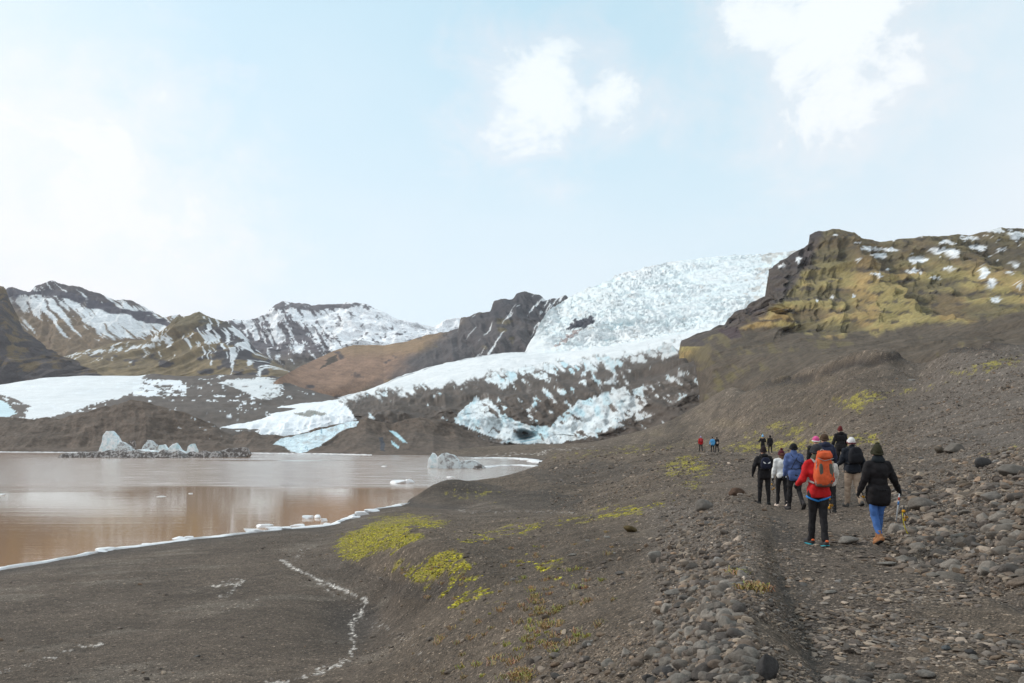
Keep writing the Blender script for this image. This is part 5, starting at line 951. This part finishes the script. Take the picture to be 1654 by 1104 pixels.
link('strap', direct([('k', [rel_(q, a) for q in (J['nec'] + Vector((-.10, -.07, 0)), J['nec'] + Vector((-.08, -.13, -.05)), J['che'] + Vector((.05, -.165, 0)), a)], .009), ('k', [rel_(q, a) for q in (J['nec'] + Vector((.11, -.07, 0)), J['che'] + Vector((.0, -.17, .06)), J['wai'] + Vector((-.13, -.15, 0)))], .008), ('k', [rel_(q, a) for q in (J['wai'] + Vector((-.17, -.07, .0)), J['wai'] + Vector((0, -.155, .0)), J['wai'] + Vector((.17, -.07, .02)))], .008)]), fab('black_webbing', (.02, .02, .022)), o)
white = person('person in white jacket with long brown hair under a burgundy pompom beanie', 1263, 22.6, 1.58, -3,
  dict(legl=(12, 10, 0), legr=(-6, 12, 0), arml=(0, 12, 14, 4), armr=(4, 10, 20, 0), lean=4),
  dict(jacket=('white_jacket', (.70, .69, .67)), trousers=K2, boots=('pale_boot', (.62, .50, .42)), hat=(('burgundy_knit', (.085, .014, .022)), 'b'), pom=('burgundy_knit', (.085, .014, .022)), hair=(('brown_hair2', (.16, .085, .05)), .13), hem=-.02, lw=.85, belt=(('black_webbing', (.02, .02, .022)), -.03), w=.92), 3)
crampons(white[2], white[3], white[4], white[1]['hanl'] + Vector((0, -.03, -.03)), 'yellow and black crampons hanging from the left hand of the white jacket')
crampons(white[2], white[3], white[4], white[1]['hanr'] + Vector((-.02, -.06, -.18)), 'orange yellow crampons dangling low between the white jacket and the steel blue jacket', rot=(0, .1, .8))
black = person('person in black hooded jacket wearing a round dark pack with two white slanted marks', 1234, 23.6, 1.66, 0,
  dict(legl=(4, 2, 3), legr=(-4, 4, 3), arml=(-2, 24, 30, 2), armr=(-2, 26, 40, -8), lean=4),
  dict(jacket=K_, trousers=K2, boots=('black_boot', (.02, .02, .02)), hood=K_, hat=(('dark_brown_knit', (.022, .014, .015)), 'tall'), hem=-.14, w=1.08, fat=1.08, lw=1.02), 4)
o, bs, c = backpack(black, 'round dark navy backpack with two white slanted marks on the black hooded jacket', .150, .185, .085, -.02, [('navy_pack', (.016, .018, .034)), ('black_webbing', (.02, .02, .022)), ('navy_pack', (.016, .018, .034))], 'plain')
for s in (-1, 1):
    bm = bmesh.new(); pts = [(s * .025, -.018), (s * .045, -.030), (s * .085, -.022), (s * .108, .012), (s * .105, .032)]
    f_ = [bm.verts.new((x, -.094, z)) for x, z in pts]; b2 = [bm.verts.new((x, -.080, z)) for x, z in pts]; bm.faces.new(f_); bm.faces.new(b2[::-1])
    for i in range(5): bm.faces.new((f_[(i + 1) % 5], f_[i], b2[i], b2[(i + 1) % 5]))
    bmesh.ops.recalc_face_normals(bm, faces=bm.faces); me = bpy.data.meshes.new('white_mark'); bm.to_mesh(me); bm.free(); q = link('white_mark', me, fab('white_print', (.8, .8, .78), .02), o); q.location = c + Vector((0, -.004, .02))
child = person('short person in cream coat with tan fur hood, mostly hidden behind the red jacket', 1340, 19.5, 1.40, 0,
  dict(legl=(10, 8, 0), legr=(-6, 10, 0), arml=(0, 10, 20, 2), armr=(4, 12, 24, 2), lean=4),
  dict(jacket=('cream_coat', (.60, .55, .50)), trousers=K2, boots=('black_boot', (.02, .02, .02)), hair=(('tan_hair', (.36, .24, .14)), .05), fur=('tan_fur', (.42, .29, .18)), hem=-.10), 5)
ice_axe(red[2], red[3], red[4], red[1]['hanr'] + Vector((.01, 0, .02)), 'silver ice axe in the right hand of the red jacket', (R(8), R(4), R(90)), .66)
crampons(red[2], red[3], red[4], red[1]['hanr'] + Vector((.07, -.02, -.10)), 'yellow crampons strapped beside the ice axe of the red jacket', rot=(0, -.05, .6))
tan = person('person in dark jacket, white beanie and beige trousers with a black pack', 1377, 20.4, 1.74, -2,
  dict(legl=(8, 4, 1), legr=(-10, 22, 1), footr=25, arml=(2, 16, 66, 4), armr=(8, 22, 34, 10), lean=6),
  dict(jacket=('black_blue_cloth', (.016, .019, .026)), trousers=('beige_trousers', (.36, .27, .20)), boots=('grey_boot', (.09, .085, .08)), hat=(('white_knit', (.72, .70, .68)), 'b'), brim=('wine_band', (.14, .03, .04)), collar=True, hem=-.07, w=1.1, fat=1.05, lw=1.12, hemw=1.2, belt=(('black_webbing', (.02, .02, .022)), -.05)), 6)
backpack(tan, 'black daypack on the back of the person in beige trousers', .165, .215, .11, .02, [('black_pack', (.013, .013, .016)), ('black_webbing', (.02, .02, .022)), ('black_pack', (.013, .013, .016))], 'day')
woman = person('person in black coat and tight blue jeans with a green pompom beanie and brown boots', 1418, 13.9, 1.66, 3,
  dict(legl=(-4, 26, -2), legr=(8, 2, -4), footl=24, arml=(-6, 18, 34, 8), armr=(-2, 24, 26, 34), lean=3, sway=.02),
  dict(jacket=('black_wool', (.015, .013, .014)), trousers=('blue_jeans', (.06, .14, .36)), boots=('tan_boot', (.34, .155, .07)), boot_h=.74, cuff=.86, hemw=.85, lw=.94, hat=(('olive_knit', (.032, .030, .016)), 'tall'), pom=('olive_knit', (.032, .030, .016)), scarf=('dark_teal', (.016, .020, .024)), hem=-.22, belt=(('black_webbing', (.02, .02, .022)), .04), harness=('brown_webbing', (.05, .022, .022)), hr=.012, w=1.04, hemw_j=1.06, hair=(('dark_hair', (.03, .02, .015)), .02)), 7)
ice_axe(woman[2], woman[3], woman[4], woman[1]['hanr'] + Vector((0, 0, .02)), 'silver ice axe with red and blue tape carried by the walker in blue jeans', (R(4), R(-6), R(90)), .62)
crampons(woman[2], woman[3], woman[4], woman[1]['hanr'] + Vector((.06, -.03, -.24)), 'yellow and black crampons below the right hand of the walker in blue jeans', rot=(0, -.1, .5))
_, J, M, S, yw = woman; o = carried('webbing_leash', M, S, yw, J['hanr'] + Vector((.03, -.03, -.38)), 'long yellow webbing leash trailing from the ice axe of the walker in blue jeans', 'leash'); me = direct([('k', [Vector(q) for q in ((0, 0, 0), (.012, 0, -.10), (.03, 0, -.22), (.075, 0, -.34), (.10, 0, -.38))], .010)]); link('webbing', me, fab('yellow_webbing', (.55, .46, .05)), o)
crampons(woman[2], woman[3], woman[4], woman[1]['hanl'] + Vector((.02, -.05, .06)), 'crampons held in the left hand of the walker in blue jeans', rot=(0, -.9, .2))
# -- behind them
navy = person('person in navy hoodie with a white figure printed on the back', 1333, 21.5, 1.86, 0, dict(legl=(10, 6, 0), legr=(-8, 16, 0), arml=(0, 14, 30, 2), armr=(2, 16, 20, 2), lean=4),
  dict(jacket=('navy_hoodie', (.03, .034, .062)), trousers=K2, boots=('black_boot', (.02, .02, .02)), hair=(('brown_hair3', (.11, .065, .035)), .03), hat=(('brown_knit', (.075, .045, .028)), 'b'), hood=('navy_hoodie', (.03, .034, .062)), w=1.12, fat=1.05), 8)
link('back_print', prims([('e', (-.05, -.163, 1.30), (.045, .02, .055)), ('e', (-.015, -.155, 1.18), (.065, .025, .10)), ('e', (.0, -.15, 1.08), (.09, .022, .05))], .009), fab('white_print', (.8, .8, .78), .02), navy[0])
pink = person('person in black jacket with a pink and white beanie, left of the navy hoodie', 1319, 23.5, 1.78, 0, dict(legl=(10, 6, 0), legr=(-8, 16, 0), arml=(0, 10, 20, 2), armr=(2, 10, 20, 2), lean=3),
  dict(jacket=K_, trousers=K2, boots=('black_boot', (.02, .02, .02)), hat=(('pink_knit', (.62, .10, .26)), 'b'), brim=('white_knit', (.72, .70, .68)), w=.95), 9)
mar = person('person in black jacket with a maroon peaked beanie, highest of the walkers on the track', 1358, 33, 1.74, 0, dict(legl=(10, 6, 0), legr=(-8, 16, 0), arml=(0, 20, 40, 0), armr=(2, 18, 34, 2), lean=4),
  dict(jacket=K_, trousers=K2, boots=('black_boot', (.02, .02, .02)), hat=(('maroon_knit', (.13, .025, .025)), 'tall'), hood=K_, w=1.1), 10)
# -- far along the track
G2 = 'hikers far ahead on the gravel flat'
person('distant person in dark coat with fur hood and light blue pointed hat', 1232, 71, 1.72, 0, dict(legl=(4, 2, 2), legr=(-4, 4, 2), arml=(20, 24, 70, -10), armr=(20, 24, 70, -10), lean=2), dict(jacket=K_, trousers=K2, boots=('black_boot', (.02, .02, .02)), hat=(('sky_knit', (.20, .45, .72)), 'point'), fur=('tan_fur', (.42, .29, .18)), hem=-.3), 11, G2, fine=False)
person('distant person all in black beside the light blue pointed hat', 1244, 75, 1.74, 0, dict(legl=(6, 4, 2), legr=(-6, 8, 2), arml=(0, 8, 20, 2), armr=(0, 8, 20, 2), lean=3), dict(jacket=K_, trousers=K2, boots=('black_boot', (.02, .02, .02)), hat=(('black_knit', (.012, .012, .014)), 'b'), collar=True), 12, G2, fine=False)
fr_ = person('farthest person in red jacket with lilac hat and red pack', 1132, 91, 1.74, 4, dict(legl=(8, 4, 2), legr=(-8, 14, 2), arml=(0, 12, 20, 4), armr=(0, 12, 20, 4), lean=4), dict(jacket=('red_jacket', (.50, .018, .020)), trousers=K2, boots=('black_boot', (.02, .02, .02)), hat=(('lilac_knit', (.36, .30, .48)), 'b')), 13, G2, fine=False)
backpack(fr_, 'small red daypack on the farthest red jacket', .14, .20, .09, 0, [('red_pack', (.42, .03, .04)), ('black_webbing', (.02, .02, .022)), ('red_pack', (.42, .03, .04))], 'day')
person('distant person in light blue jacket with dark hair', 1151, 90, 1.70, 0, dict(legl=(8, 4, 2), legr=(-8, 14, 2), arml=(0, 22, 14, 14), armr=(0, 14, 20, 4), lean=4), dict(jacket=('sky_jacket', (.10, .36, .66)), trousers=K2, boots=('black_boot', (.02, .02, .02)), hair=(('dark_hair', (.03, .02, .015)), .05), w=1.1), 14, G2, fine=False)
bk_ = person('distant person in black jacket with a pale bag, right of the light blue jacket', 1158, 90.5, 1.72, 0, dict(legl=(8, 4, 2), legr=(-8, 14, 2), arml=(0, 8, 20, 2), armr=(0, 10, 20, 2), lean=4), dict(jacket=K_, trousers=K2, boots=('black_boot', (.02, .02, .02)), hair=(('dark_hair', (.03, .02, .015)), .08)), 15, G2, fine=False)
_, J, M, S, yw = bk_; a = J['wai'] + Vector((.02, -.19, -.05)); o = carried('shoulder_bag', M, S, yw, a, 'pale beige bag at the waist of the distant person in black', 'bag'); link('bag_body', prims([('s', (0, 0, .05), (.10, .05, .12), .5)], .012), fab('pale_bag', (.55, .42, .34)), o); link('strap', direct([('k', [rel_(q, a) for q in (a, J['che'] + Vector((.1, -.15, 0)), J['nec'] + Vector((.1, -.05, .02)))], .01)]), fab('black_webbing', (.02, .02, .022)), o)
